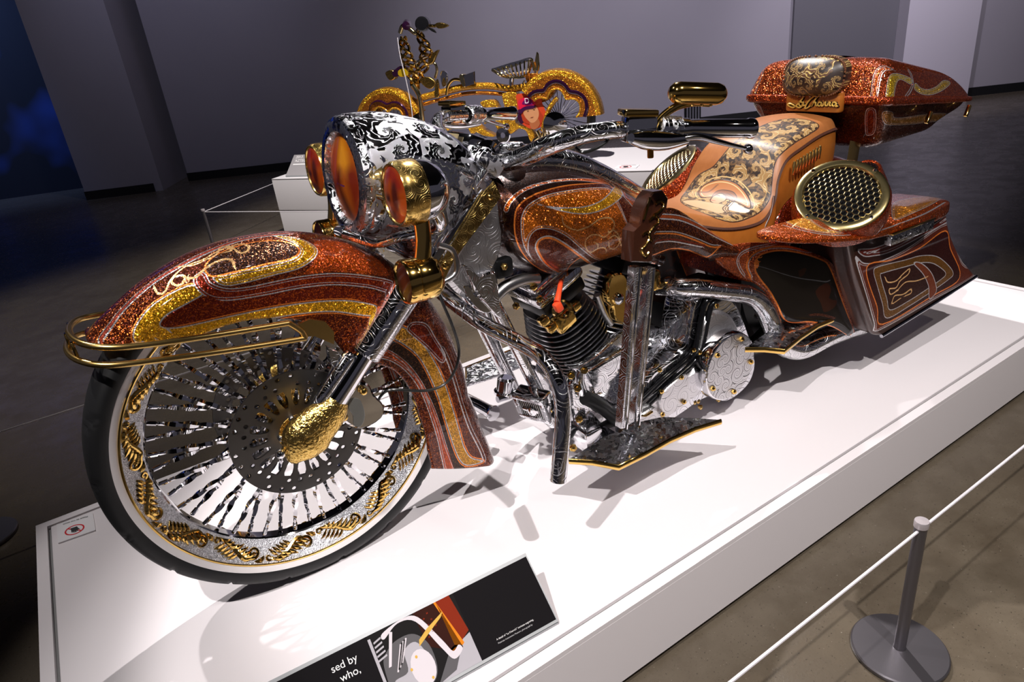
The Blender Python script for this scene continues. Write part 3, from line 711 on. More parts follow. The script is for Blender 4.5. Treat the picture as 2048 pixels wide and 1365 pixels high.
fl = [
 ('fill', f1([(1400, 180), (1600, 200), (1750, 280), (1820, 380), (1700, 372), (1500, 357), (1330, 375), (1392, 300)]), RST, 1.0, []),
 ('fill', f1([(345, 760), (345, 700), (390, 620), (470, 540), (600, 465), (690, 440), (745, 485), (640, 550), (540, 605), (495, 655), (510, 682), (620, 682), (900, 620), (1150, 570), (1400, 535), (1600, 530), (1760, 565), (1720, 615), (1500, 590), (1300, 605), (1100, 640), (900, 690), (700, 740), (500, 772), (390, 780)]), GLD, 1.0, S2),
 ('fill', f1([(690, 420), (720, 470), (790, 515), (900, 525), (1100, 495), (1300, 455), (1500, 435), (1700, 450), (1830, 480), (1850, 420), (1700, 385), (1500, 370), (1300, 390), (1150, 420), (1000, 450), (880, 457), (790, 425), (750, 365), (700, 380)]), RED, .6, SS),
 ('fill', f1([(500, 665), (545, 612), (640, 556), (760, 500), (900, 530), (1300, 465), (1500, 445), (1760, 480), (1740, 545), (1600, 515), (1400, 520), (1150, 555), (900, 605), (620, 668), (530, 680)]), (.12, .007, .001), .65, []),
 ('fill', f1([(800, 395), (870, 440), (1000, 420), (1150, 380), (1300, 340), (1390, 280), (1405, 230), (1350, 185), (1270, 160), (1150, 150), (1260, 185), (1310, 230), (1290, 275), (1200, 308), (1000, 350), (880, 380)]), GLD, 1.0, SS),
 ('fill', f1([(790, 385), (755, 330), (820, 262), (950, 210), (1080, 182), (1200, 182), (1280, 207), (1303, 245), (1250, 285), (1100, 318), (900, 368)]), DK, .55, O1),
 ('line', f1([(172, 745), (230, 660), (290, 580), (430, 450), (600, 340), (800, 240), (1000, 172), (1250, 140)]), SIL, .3, [(0, .0022, SIL), (.007, .0035, (.5, .08, .05)), (.0135, .0012, SIL)]),
 ('line', f1([(925, 330), (910, 292), (860, 288), (800, 312), (745, 350), (700, 392), (640, 400), (625, 428), (590, 440), (560, 420), (572, 392), (622, 380), (652, 402)]), TAN, .2, [(0, .0024, TAN)]),
 ('line', f1([(460, 450), (480, 485), (520, 480), (560, 400), (640, 330), (740, 290), (830, 240), (900, 215), (960, 250), (1005, 235), (1000, 205), (940, 200), (890, 225)]), TAN, .2, [(0, .0022, TAN)]),
 ('line', f1([(600, 330), (690, 320), (760, 290), (820, 260), (850, 215), (900, 215), (910, 235), (880, 245)]), TAN, .2, [(0, .0020, TAN)]),
 # rear half
 ('fill', f4([(330, 60), (520, 78), (650, 128), (770, 230), (870, 380), (950, 580), (1020, 800), (1060, 980), (1110, 1150), (1195, 1130), (1110, 880), (1030, 620), (950, 420), (850, 240), (740, 110), (600, 10), (420, -60)]), (.33, .045, .010), .35, SS),
 ('fill', f4([(420, -60), (600, 10), (740, 110), (850, 240), (950, 420), (1030, 620), (1110, 880), (1195, 1130), (1270, 1080), (1200, 950), (1130, 720), (1050, 460), (960, 260), (860, 90), (720, -60), (560, -160)]), DK, .3, []),
 ('fill', f4([(560, -150), (720, -50), (850, 60), (950, 230), (1040, 450), (1110, 680), (1180, 900), (1240, 1020), (1310, 1052), (1440, 1015), (1330, 985), (1265, 890), (1220, 740), (1165, 550), (1085, 300), (995, 110), (880, -60), (700, -210)]), (.42, .19, .015), .8, S2),
 ('fill', f3([(600, 1150), (650, 1080), (800, 1095), (900, 1250), (1000, 1420), (960, 1500), (800, 1340), (640, 1200)]), RED, .4, SS),
 ('line', f4([(1060, 0), (1120, 130), (1180, 320), (1240, 520), (1310, 720), (1400, 900), (1440, 1000)]), SIL, .3, [(0, .0015, SIL), (.008, .0008, SIL)]),
]
paint(fe, fl, MAR, .75, region=lambda c: c[:, 1] < .04, name='fender_metalflake_paint')
sm_ = fe.modifiers.new('thickness', 'SOLIDIFY'); sm_.thickness = .004; sm_.offset = -1

# gold fender rail
def mir(path): return path+[(x, -y, z) for x, y, z in path[::-1][1:]]
rl = empty('fender_rail'); rl.parent = bike
up_ = mir([(.03, -.118, .664), (-.1, -.121, .684), (-.22, -.120, .704), (-.285, -.108, .717), (-.322, -.07, .727), (-.335, 0, .730)])
lo_ = mir([(.055, -.118, .622), (-.1, -.121, .649), (-.22, -.121, .672), (-.295, -.110, .686), (-.335, -.07, .697), (-.348, 0, .700)])
MB().tube(up_, .0062, 12, sm=8).build('upper_rail', M['gold_satin'], rl); MB().tube(lo_, .0062, 12, sm=8).build('lower_rail', M['gold_satin'], rl)
for s in (1, -1):
    MB().tube([(.03, -.118*s, .664), (.05, -.118*s, .640), (.055, -.118*s, .622)], .0062, 10).build('end_strut', M['gold_satin'], rl)
    MB().plate([(.05, -.110*s, .652), (.075, -.110*s, .656), (.105, -.110*s, .640), (.118, -.110*s, .612), (.112, -.110*s, .585), (.095, -.110*s, .600), (.075, -.110*s, .618), (.055, -.110*s, .622)], (0, .010*s, 0)).build('mount_tab', M['gold_satin'], rl)
for x, y in ((-.328, -.06), (-.335, .0), (-.328, .06)):
    MB().box((x-.006, y, .713), (.006, .018, .034), bev=.002).build('front_strap', M['gold'], rl)

# ---- fork
fk = part('fork'); FD = Vector((1, 0, .93)).normalized(); F0 = Vector((.03, 0, .42))
def fp(s, t_, y=.128): p = F0+FD*t_; return Vector((p.x, y*s, p.z))
for s in (-1, 1):
    MB().lathe([(.0, -.01), (.024, -.005), (.025, .05), (.0235, .10), (.0225, .17), (.024, .185), (.0, .185)], fp(s, .02), FD, 24).build('slider', M['chrome'], fk)
    MB().lathe([(.012, .03), (.016, .04), (.017, .16), (.012, .17)], fp(s, .02)+Vector((-.030, 0, .012)), FD, 16).build('slider_boss', M['eng_fine'], fk)
    MB().lathe([(.027, .165), (.0345, .17), (.0355, .20), (.0355, .385), (.010, .39), (.010, .68), (.0, .68)], fp(s, .02), FD, 32).build('fork_cover', M['eng_fine'], fk)
    # sculpted gold axle boot
    pts = [fp(s, .075), fp(s, .045), fp(s, .005)+Vector((-.012, 0, .004)), fp(s, -.03)+Vector((-.012, 0, .006)), fp(s, -.065)+Vector((-.006, 0, .0)), fp(s, -.080)+Vector((.004, 0, -.002))]
    MB().tube([p+Vector((0, s*.008, 0)) for p in pts], [.026, .040, .050, .052, .030, .004], 18, sm=5, sq=(1.0, .62), up=(1, 0, -1)).build('axle_boot', M['gold_hammer'], fk)
    MB().lathe([(.009, 0), (.011, .006), (.010, .014), (.006, .019), (0, .021)], fp(s, -.048)+Vector((-.052, s*.012, .018)), (-.3, s, .1), 14).build('axle_nut', M['chrome'], fk)
    tab = [W(a, b, y=-.115) for a, b in ((650, 690), (672, 700), (690, 720), (700, 740), (690, 760), (672, 745), (655, 720))]
    MB().plate([(p.x, s*.112, p.z) for p in tab], (0, s*.018, 0), .004).build('fender_mount', M['eng_fine'], fk)
MB().box(F0+FD*.44, (.05, .30, .06), rot=Euler((0, -math.radians(43), 0)), bev=.012).build('lower_triple_clamp', M['chrome'], fk)
MB().box(F0+FD*.69, (.045, .29, .07), rot=Euler((0, -math.radians(43), 0)), bev=.012).build('upper_triple_clamp', M['eng'], fk)
MB().tube([F0+FD*.40+Vector((.06, 0, 0)), F0+FD*.72+Vector((.06, 0, 0))], .028, 20, sm=1).build('steering_neck', M['black'], fk)
# caliper
cal = part('brake_caliper')
co_ = smooth_path([(700, 770), (735, 768), (750, 792), (768, 812), (764, 838), (724, 860), (690, 846), (677, 825), (688, 792)], 3, True)
MB().plate([W(a, b, y=-.118) for a, b in co_], (0, .05, 0), .005).build('body', M['chrome'], cal)
ko = smooth_path([(700, 800), (718, 798), (727, 815), (730, 835), (722, 853), (708, 852), (706, 832), (697, 818)], 3, True)
MB().plate([W(a, b, y=-.120) for a, b in ko], (0, .004, 0), .001).build('window', plain('grey_caliper_window', (.20, .20, .19), .2, .4), cal)
for a, b in ((727, 783), (688, 835)): MB().ball(W(a, b, y=-.125), .0095, 12).build('acorn_bolt', M['gold'], cal)
MB().tube([W(735, 775, y=-.10), W(748, 805, y=-.10), W(766, 815, y=-.10)], .006, 8).build('banjo', M['chrome'], cal)
hs = [W(a, b, y=y) for a, b, y in ((752, 815, -.10), (762, 792, -.105), (785, 780, -.125), (850, 782, -.135), (890, 768, -.135), (911, 738, -.14), (918, 700, -.14), (906, 655, -.15), (885, 605, -.15), (869, 560, -.15), (866, 520, -.14))]
MB().tube(hs, .0034, 8).build('brake_hose', M['cable'], cal)
# ---- headlight nacelle
def eng_lines(name, col, scale, pr=.07, w=.18, depth=.0006, line=.30):
    """polished metal with thin engraved spiral lines"""
    t = NT(name); v = t.vmath('SCALE', t.uv(), scale=scale)
    vo = t.n('ShaderNodeTexVoronoi', voronoi_dimensions='2D'); t.set(vo.inputs['Vector'], v); vo.inputs['Scale'].default_value = 1; vo.inputs['Randomness'].default_value = .8
    loc = t.vmath('SUBTRACT', v, vo.outputs['Position']); sx = t.n('ShaderNodeSeparateXYZ'); t.set(sx.inputs[0], loc)
    sc = t.n('ShaderNodeSeparateColor'); t.set(sc.inputs[0], vo.outputs['Color'])
    ang = t.math('ARCTAN2', sx.outputs[1], sx.outputs[0]); lr = t.math('LOGARITHM', t.math('ADD', vo.outputs['Distance'], .03), 2.718)
    ph = t.math('ADD', t.math('ADD', t.math('MULTIPLY', ang, t.math('SIGN', t.math('SUBTRACT', sc.outputs[0], .5))), t.math('MULTIPLY', lr, 4.5)), t.math('MULTIPLY', sc.outputs[1], 6.28))
    k = t.rng(t.math('ABSOLUTE', t.math('SINE', ph)), w*.4, w, 1.0, 0.0)
    k2 = t.rng(t.math('ABSOLUTE', t.math('SINE', t.math('MULTIPLY', ph, 3.0))), w*.4, w*1.6, .6, 0.0)
    k = t.math('MAXIMUM', k, t.math('MULTIPLY', k2, t.rng(vo.outputs['Distance'], .2, .5)))
    return t.out(Base_Color=t.mix(k, col, tuple(c*line for c in col)), Metallic=1, Roughness=t.mixf(k, pr, .4), Normal=t.bump(t.math('SUBTRACT', 1.0, k), depth, .7))
M['line_chrome'] = eng_lines('line_engraved_chrome', (.80, .80, .83), 20)
M['line_chrome_big'] = eng_lines('bold_line_engraved_chrome', (.78, .78, .82), 11)
M['line_silver'] = eng_lines('line_engraved_satin_silver', (.74, .73, .75), 18, pr=.34, line=.45)
M['line_gold'] = eng_lines('line_engraved_gold', (.80, .53, .16), 34, pr=.16, line=.35)
for n_ in ('slider_boss', 'fork_cover', 'fender_mount'):
    for o in bpy.data.objects:
        if o.name.split('.')[0] == n_: o.data.materials.clear(); o.data.materials.append(M['line_chrome'])
nac = part('headlight_nacelle')
secs = [((.262, 1.012), (.240, .785), .113), ((.272, 1.026), (.248, .772), .127), ((.285, 1.028), (.262, .768), .129), ((.36, 1.020), (.305, .755), .132), ((.45, .985), (.345, .728), .140), ((.52, .930), (.366, .700), .142), ((.565, .872), (.376, .685), .140)]
S = smooth_path([(a[0], a[1], b[0], b[1], w_) for a, b, w_ in secs], 6); rows = []
for (xt, zt, xb, zb, w_), u in zip(S, np.linspace(0, 1, len(S))):
    e = 2.0+1.2*u; row = []
    for k in range(64):
        a = TAU*k/64; cx, sx = math.cos(a), math.sin(a)
        px_ = math.copysign(abs(cx)**(2/e), cx); pz_ = math.copysign(abs(sx)**(2/e), sx)
        h = (pz_+1)/2; row.append((xb+(xt-xb)*h, w_*px_, zb+(zt-zb)*h))
    rows.append(row)
m = MB(); m.grid(rows, close_v=True); m.ngon(rows[-1]); m.build('shell', M['eng_big'], nac)
HC = Vector((.251, 0, .899)); HN = Vector((-1, 0, .095)).normalized()
MB().lathe([(.129, -.012), (.1295, .0), (.126, .008), (.112, .013), (.098, .012), (.0915, .004), (.0905, -.010)], HC, HN, 64).build('trim_ring', M['eng_fine'], nac)
def lens(name, c, nrm, r, parent, layers, base, bulge=.2, **kw):
    nrm = Vector(nrm).normalized(); c = Vector(c); u = Vector((0, 1, 0)); u = (u-nrm*u.dot(nrm)).normalized(); v = nrm.cross(u)
    if v.z < 0: v = -v
    rows, uvr = [], []
    for i in range(19):
        q = i/18; R_, U_ = [], []
        for k in range(48):
            a = TAU*k/48; x, z = q*math.cos(a), q*math.sin(a); R_.append(c+u*x*r+v*z*r+nrm*(bulge*r*(1-q*q))); U_.append((-x, z))
        rows.append(R_); uvr.append(U_)
    o = MB().grid(rows, close_v=True, vuv=uvr, flip=(u.cross(v).dot(nrm) < 0)).build(name, M['chrome'], parent)
    paint(o, layers, base, 0.0, space='uv', name=name+'_print', metal=.45, soft=.13, **kw); return o
# uv here: x to the viewer's right (bike's left), y up, unit disc
def U(pts): return [(a, b) for a, b in pts]
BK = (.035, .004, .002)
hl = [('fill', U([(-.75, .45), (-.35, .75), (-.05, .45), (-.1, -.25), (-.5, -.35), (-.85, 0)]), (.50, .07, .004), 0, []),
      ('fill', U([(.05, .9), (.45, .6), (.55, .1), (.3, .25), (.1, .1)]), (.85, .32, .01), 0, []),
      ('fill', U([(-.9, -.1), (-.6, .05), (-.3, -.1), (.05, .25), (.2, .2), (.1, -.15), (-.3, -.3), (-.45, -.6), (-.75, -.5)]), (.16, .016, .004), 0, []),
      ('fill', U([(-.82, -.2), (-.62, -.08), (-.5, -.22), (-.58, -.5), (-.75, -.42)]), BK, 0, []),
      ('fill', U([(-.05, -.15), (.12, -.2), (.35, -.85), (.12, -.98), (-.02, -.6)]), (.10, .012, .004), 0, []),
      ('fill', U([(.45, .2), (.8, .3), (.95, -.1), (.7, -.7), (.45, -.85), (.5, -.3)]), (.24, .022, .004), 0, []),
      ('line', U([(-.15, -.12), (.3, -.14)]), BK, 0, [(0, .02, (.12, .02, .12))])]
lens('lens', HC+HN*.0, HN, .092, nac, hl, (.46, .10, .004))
MB().tube([W(690, 468, y=-.02), W(720, 478, y=-.06), W(760, 486, y=-.10), W(800, 474, y=-.15), W(850, 462, y=-.20)], .011, 12).mirror().build('lamp_bar', M['line_chrome'], nac)
# gold strips along the back edge of the nacelle
for s in (-1, 1):
    sp = [W(a, b, y=-.158) for a, b in ((966, 383), (985, 362), (1000, 392), (986, 412), (905, 520), (886, 560), (876, 532))]
    sp = [(p.x, s*.158, p.z) for p in sp]; MB().plate(sp, (0, s*.006, 0), .0012).build('gold_strip', M['line_gold'], nac)
    for a, b in ((978, 393), (888, 531)): q = W(a, b, y=-.158); MB().lathe([(.0075, 0), (.0075, .002), (.005, .005), (0, .006)], (q.x, s*.164, q.z), (0, s, 0), 14).build('screw', M['gold'], nac)
    rb = [W(a, b, y=-.150) for a, b in ((962, 378), (968, 386), (872, 524), (864, 514))]
    MB().plate([(p.x, s*.150, p.z) for p in rb], (0, s*.006, 0), .001).build('edge_trim', M['chrome'], nac)
# passing lamps and turn signals
def lamp(name, c, nrm, r, layers, base, s, body, big=True):
    e = part(name); c = Vector((c[0], c[1]*s, c[2])); nrm = Vector((nrm[0], nrm[1]*s, nrm[2])).normalized()
    if big:
        MB().lathe([(r*.86, .002), (r*.90, .006), (r*.95, .007), (r, .002), (r*1.02, -.008), (r*1.03, -.038), (r*.99, -.042)], c, nrm, 40).build('trim_ring', M['line_gold'], e)
        MB().lathe([(r*.99, -.040), (r*.96, -.060), (r*.78, -.084), (r*.45, -.100), (0, -.106)], c, nrm, 40).build('housing', body, e)
    else:
        MB().lathe([(r*.82, -.010), (r*.88, .000), (r*.96, .003), (r*1.02, -.002), (r*1.0, -.02), (r*.96, -.022), (r*1.0, -.025), (r*1.0, -.058), (r*.8, -.072), (r*.4, -.079), (0, -.080)], c, nrm, 36).build('housing', body, e)
    lens('lens', c+nrm*(.004 if big else -.001), nrm, r*(.86 if big else .9), e, layers, base, .15 if big else .05)
    return e, c, nrm
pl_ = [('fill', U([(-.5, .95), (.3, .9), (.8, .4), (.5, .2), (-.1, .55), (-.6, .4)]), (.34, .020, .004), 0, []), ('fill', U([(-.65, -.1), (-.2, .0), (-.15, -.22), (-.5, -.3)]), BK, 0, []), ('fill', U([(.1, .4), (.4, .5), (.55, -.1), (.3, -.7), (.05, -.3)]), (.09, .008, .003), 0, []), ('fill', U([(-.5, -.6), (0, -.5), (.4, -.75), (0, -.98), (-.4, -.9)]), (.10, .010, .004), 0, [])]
LD = (-1, -.02, .06)
for s in (-1, 1):
    e, c, n_ = lamp('passing_lamp', (.262, .230, .890), LD, .062, pl_, (.46, .07, .003), -1 if s < 0 else 1, M['chrome'])
    MB().tube([c-n_*.07+Vector((0, 0, -.03)), c-n_*.09+Vector((0, -s*.02, -.075)), c-n_*.09+Vector((0, -s*.06, -.095))], .014, 12).build('stalk', M['chrome'], e)
    e, c, n_ = lamp('turn_signal', (.238, .246, .722), (-1, -.04, .04), .045, [('fill', U([(-.4, .3), (.3, .4), (.4, -.3), (-.2, -.5)]), (.10, .018, .005), 0, [])], (.035, .006, .004), -1 if s < 0 else 1, M['gold'], False)
    MB().tube([c-n_*.045+Vector((0, 0, .03)), c-n_*.055+Vector((0, 0, .075)), c-n_*.06+Vector((0, -s*.005, .125))], [.018, .016, .017], 14).build('post', M['gold'], e)
    MB().tube([c-n_*.078+Vector((0, 0, -.02)), c-n_*.115+Vector((0, 0, -.005)), c-n_*.115+Vector((0, 0, .04)), c-n_*.085+Vector((0, 0, .06))], .006, 10).build('conduit', M['steel'], e)

# ---- handlebar and controls
hb = part('handlebar')
path = [W(a, b, y=y) for a, b, y in ((960, 322, -.03), (1005, 326, -.10), (1055, 311, -.18), (1100, 290, -.25), (1160, 270, -.31), (1215, 261, -.35), (1250, 259, -.365))]
ge = W(1488, 257, y=-.455); gs = W(1330, 258, y=-.395)
bar = MB().tube(path+[gs], [.021, .021, .0215, .021, .0195, .018, .017, .015], 16); bar.mirror().build('bar', M['line_chrome'], hb)
gd = (ge-gs).normalized()
def pair(fn, name, mat, parent, **k):
    a = MB(); fn(a); a.build(name, mat, parent, **k); a.flipped().build(name, mat, parent, **k)
pair(lambda a: a.lathe([(0, .03), (.019, .03), (.0215, .034), (.0215, .05), (.0195, .054), (.0195, .19), (.0215, .194), (.0215, .204), (.0195, .207), (0, .209)], gs, gd, 28), 'grip', M['chrome'], hb)
pair(lambda a: [a.lathe([(.0215, -.02), (.027, -.016), (.027, .03), (.0215, .034)], gs, gd, 24)], 'switch_housing', M['eng_fine'], hb)
hx = W(1277, 258, y=-.385); rotH = gd.to_track_quat('X', 'Z').to_euler()
pair(lambda a: a.box(hx, (.066, .042, .052), rot=rotH, bev=.007), 'master_cylinder', M['chrome'], hb)
pair(lambda a: a.box(hx+Vector((0, 0, .032)), (.072, .047, .014), rot=rotH, bev=.004), 'reservoir_cap', M['gold'], hb)
pp = [W(a, b, y=-.415) for a, b in ((1262, 277), (1290, 280), (1330, 281), (1370, 277))]
pair(lambda a: a.tube(pp, [.010, .019, .020, .014], 14), 'lever_perch', M['chrome'], hb)
lv = [W(a, b, y=y) for a, b, y in ((1365, 276, -.42), (1395, 273, -.43), (1430, 282, -.445), (1470, 292, -.46), (1492, 297, -.47))]
pair(lambda a: [a.tube(lv, [.010, .0105, .0085, .0065, .006], 12, sq=(.75, 1.1)), a.ball(W(1496, 298, y=-.471), .0105, 14)], 'lever', M['chrome_dark'], hb)
mm = part('mirror')
m0, m1 = W(1358, 186, y=-.40), W(1432, 188, y=-.43)
d_ = (m1-m0).normalized()
MB().lathe([(0, -.022), (.012, -.0195), (.0195, -.012), (.0225, 0), (.0225, (m1-m0).length), (.0195, (m1-m0).length+.012), (.012, (m1-m0).length+.0195), (0, (m1-m0).length+.022)], m0, d_, 28).build('housing', M['gold'], mm)
MB().tube([W(a, b, y=y) for a, b, y in ((1420, 206, -.425), (1385, 205, -.41), (1350, 215, -.40), (1318, 240, -.40), (1303, 272, -.41), (1300, 290, -.41))], .006, 10, sq=(1.4, .8)).build('stalk', M['gold'], mm)
MB().lathe([(0, 0), (.006, .001), (.0065, .004), (.0065, .02), (.0, .02)], W(1301, 317, y=-.41), (0, 0, 1), 12).build('stud', plain('amber_stud', (.55, .22, .02), .15, .6), mm)
for q in (.3, .55, .8): MB().ball(m0.lerp(m1, q)+Vector((0, -.006, -.021)), .0045, 8).build('screw', M['gold'], mm)
# risers and gauge pod between the bars
rp = [W(a, b, y=y) for a, b, y in ((890, 268, -.02), (935, 275, -.03), (985, 285, -.05), (985, 315, -.06), (965, 330, -.06), (915, 305, -.04))]
MB().box(W(935, 292, y=0), (.075, .13, .05), rot=Euler((0, math.radians(25), 0)), bev=.012).build('gauge_pod', M['chrome_dark'], hb)
MB().box(W(905, 284, y=0)+Vector((-.002, 0, .008)), (.004, .055, .024), rot=Euler((0, math.radians(25), 0)), bev=.001).build('gauge_window', plain('pale_gold_window', (.45, .36, .2), .15, .6), hb)
pair(lambda a: a.lathe([(.018, -.02), (.030, -.016), (.032, 0), (.030, .016), (.018, .02)], W(970, 305, y=-.055), (.2, 1, 0), 28), 'bar_clamp', M['chrome'], hb)
cb = [W(a, b, y=y) for a, b, y in ((1150, 295, -.30), (1165, 305, -.31), (1190, 298, -.335), (1212, 285, -.35), (1218, 270, -.35))]
MB().tube(cb, .0035, 8).build('control_cable', M['cable'], hb)

# ---- tank with dash
tk = part('fuel_tank')
ts = [(.536, .765, .025, .040), (.543, .762, .062, .100), (.565, .752, .098, .140), (.62, .728, .126, .165), (.70, .704, .142, .172), (.78, .690, .138, .170), (.86, .674, .124, .162), (.94, .652, .104, .150), (1.02, .626, .080, .135), (1.09, .602, .055, .118), (1.13, .588, .030, .10)]
S = smooth_path(ts, 14); rows, uvr = [], []
sacc = 0
for i, (x, zc, hz, hw) in enumerate(S):
    if i: sacc += math.hypot(x-S[i-1][0], .35*(zc-S[i-1][1]))
    R_, U_ = [], []
    for k in range(144):
        a = -math.pi/2+TAU*(k+.5)/144; cx, sx = math.cos(a), math.sin(a); e = 2.35
        y = hw*math.copysign(abs(cx)**(2/e), cx); z = hz*math.copysign(abs(sx)**(2/e), sx)
        R_.append((x-.05*(z/hz)*0+.0, y, zc+z)); U_.append((x, zc+z+abs(y)*0+ (hw-abs(y))*(.55 if z > 0 else -.55)))
    rows.append(R_); uvr.append(U_)
m = MB(); m.grid(rows, close_v=True, vuv=uvr); m.ngon(rows[0], True); m.ngon(rows[-1])
tank = m.build('tank_shell', M['chrome'], tk)
def t8(p): return crop(980, 330, 5.461, p)
tl = [
 ('fill', t8([(150, 500), (190, 400), (280, 310), (400, 240), (600, 182), (800, 152), (1100, 150), (1300, 182), (1390, 225), (1270, 205), (1000, 175), (800, 178), (620, 205), (430, 265), (320, 330), (230, 420), (195, 510)]), (.42, .07, .006), .8, [(0, .0006, SIL)]),
 ('fill', t8([(275, 540), (330, 430), (450, 342), (600, 282), (800, 232), (1000, 210), (1280, 205), (1340, 262), (1385, 225), (1500, 330), (1640, 480), (1560, 700), (1540, 930), (1540, 1035), (1350, 1112), (1250, 1132), (1130, 1100), (1000, 1012), (850, 1130), (850, 1212), (650, 1182), (500, 1110), (400, 1020), (320, 900), (272, 740)]), MAR, .5, O1),
 ('fill', t8([(340, 640), (350, 560), (400, 460), (500, 385), (650, 322), (850, 282), (1050, 256), (1280, 252), (1345, 305), (1420, 440), (1500, 640), (1540, 760), (1540, 930), (1400, 1030), (1250, 1050), (1130, 1018), (1000, 918), (850, 788), (720, 718), (600, 692), (500, 712), (430, 800), (420, 950), (500, 1072), (400, 950), (350, 800)]), AMB, 1.0, SS),
 ('fill', t8([(500, 422), (650, 457), (850, 470), (1050, 455), (1200, 400), (1300, 320), (1385, 225), (1455, 315), (1380, 402), (1250, 482), (1100, 527), (950, 532), (800, 507), (650, 468)]), GLD, 1.0, S1),
 ('line', t8([(850, 1212), (700, 1142), (600, 1062), (530, 950), (515, 880), (550, 822), (630, 797), (720, 822), (850, 902), (1000, 1012), (1130, 1102), (1250, 1132), (1350, 1112), (1540, 1032)]), ORG, .2, [(0, .0024, ORG), (.0042, .0014, SIL)]),
 ('line', t8([(1385, 232), (1460, 330), (1560, 460), (1640, 540)]), ORG, .2, [(0, .0016, SIL), (.008, .004, (.4, .07, .012))]),
 ('line', t8([(1370, 395), (1430, 500), (1500, 640)]), SIL, .2, [(0, .0012, SIL)]),
 ('line', t8([(790, 580), (800, 640), (850, 680), (925, 712)]), TAN, .2, [(0, .0013, TAN)]),
 ('line', t8([(960, 716), (1080, 672), (1200, 592), (1300, 577), (1352, 620), (1350, 700), (1300, 742), (1290, 725)]), TAN, .2, [(0, .0017, TAN)]),
 ('line', t8([(1330, 715), (1250, 790), (1180, 765), (1100, 770), (1040, 840), (1060, 930), (1110, 955), (1170, 918), (1180, 872), (1150, 850)]), TAN, .2, [(0, .0013, TAN)]),
 ('line', t8([(1110, 955), (1180, 915), (1240, 905), (1270, 930), (1265, 962)]), TAN, .2, [(0, .0015, TAN)]),
 ('line', t8([(1300, 850), (1300, 900), (1350, 922), (1400, 880), (1412, 820), (1362, 772), (1310, 800)]), TAN, .2, [(0, .0015, TAN)]),
 ('line', t8([(1350, 710), (1400, 760), (1425, 850), (1450, 930)]), TAN, .2, [(0, .0015, TAN)]),
]
paint(tank, tl, DK, .15, region=lambda c: c[:, 1] < .02, name='tank_metalflake_paint')
rows = []
for (x, z, w_, h_) in smooth_path([(.575, .862, .050, .03), (.64, .862, .066, .04), (.74, .852, .064, .04), (.85, .820, .058, .04), (.96, .765, .048, .038), (1.06, .704, .036, .035), (1.14, .655, .020, .03)], 6):
    rows.append([(x, w_*math.cos(TAU*k/20), z-.006+h_*math.copysign(abs(math.sin(TAU*k/20))**.7, math.sin(TAU*k/20))) for k in range(20)])
m = MB(); m.grid(rows, close_v=True); m.ngon(rows[0], True); m.ngon(rows[-1]); m.build('dash_console', M['line_chrome'], tk)
MB().lathe([(.030, 0), (.033, .004), (.033, .014), (.028, .020), (0, .022)], (.66, -.03, .885), (.1, 0, 1), 28).build('filler_cap', M['eng_fine'], tk)
# neck covers, horn bracket
nk = part('neck_cover')
no_ = smooth_path([(985, 395), (1005, 430), (1005, 500), (985, 550), (960, 600), (935, 600), (905, 575), (893, 545), (930, 480)], 3, True)
for s in (-1, 1): MB().plate([(lambda p: (p.x, s*.118, p.z))(W(a, b, y=-.118)) for a, b in no_], (0, -s*.05, 0), .01).build('side_plate', M['line_silver'], nk)
bl = smooth_path([(928, 532), (945, 540), (960, 552), (992, 545), (1000, 600), (1004, 640), (975, 610), (955, 590)], 3, True)
MB().plate([W(a, b, y=-.135) for a, b in bl], (0, .02, 0), .005).build('blade', M['line_chrome'], nk)
bl = smooth_path([(926, 575), (940, 572), (962, 600), (985, 622), (970, 628), (945, 612)], 3, True)
MB().plate([W(a, b, y=-.12) for a, b in bl], (0, .02, 0), .005).build('blade', M['chrome'], nk)
MB().tube([W(a, b, y=-.10) for a, b in ((985, 600), (1010, 575), (1045, 560), (1075, 558))], .016, 12).build('ribbed_hose', M['steel'], nk)
MB().box(W(1005, 535, y=-.11), (.05, .03, .05), bev=.01).build('tank_mount', M['black_metal'], nk)
MB().hexbolt(W(1007, 533, y=-.128), (0, -1, 0), .009, .008).build('mount_bolt', M['gold_satin'], nk)
# ---- engine
en = part('engine')
EB = Vector((.885, 0, .16)); CA = math.radians(22.5)
def cylinder(sgn, name):
    """finned cylinder leaning sgn*22.5 degrees"""
    d = Vector((sgn*math.sin(CA), 0, math.cos(CA))); c0 = EB+d*.075
    MB().lathe([(.060, 0), (.060, .29)], c0, d, 24, caps=True).build(name+'_barrel', M['black_metal'], en)
    n = 17
    for k in range(n):
        h = .012+k*.0145; e = MB(); w_ = .098 if k < 12 else .098-.004*(k-11)
        u = d.cross(Vector((0, 1, 0))).normalized(); rows = []
        for (rr, hh) in ((w_*.70, -.0012), (w_-.001, -.0024), (w_, 0), (w_-.001, .0024), (w_*.70, .0012)):
            row = []
            for q in range(40):
                a = TAU*q/40; ex = 2.7; cx, sx = math.cos(a), math.sin(a)
                row.append(c0+d*(h+hh)+u*rr*math.copysign(abs(cx)**(2/ex), cx)*1.02+Vector((0, 1, 0))*rr*1.12*math.copysign(abs(sx)**(2/ex), sx))
            rows.append(row)
        e.grid(rows, close_v=True); e.build('cooling_fin', FIN, en)
    top = c0+d*.262
    rot = Euler((0, sgn*CA, 0))
    MB().box(top+d*.022, (.150, .165, .045), rot=rot, bev=.012).build('head', M['black_metal'], en)
    MB().box(top+d*.060, (.165, .180, .036), rot=rot, bev=.014).build('rocker_box', M['line_chrome'], en)
    MB().box(top+d*.090, (.140, .150, .03), rot=rot, bev=.012).build('rocker_cap', M['line_chrome'], en)
    return c0, d
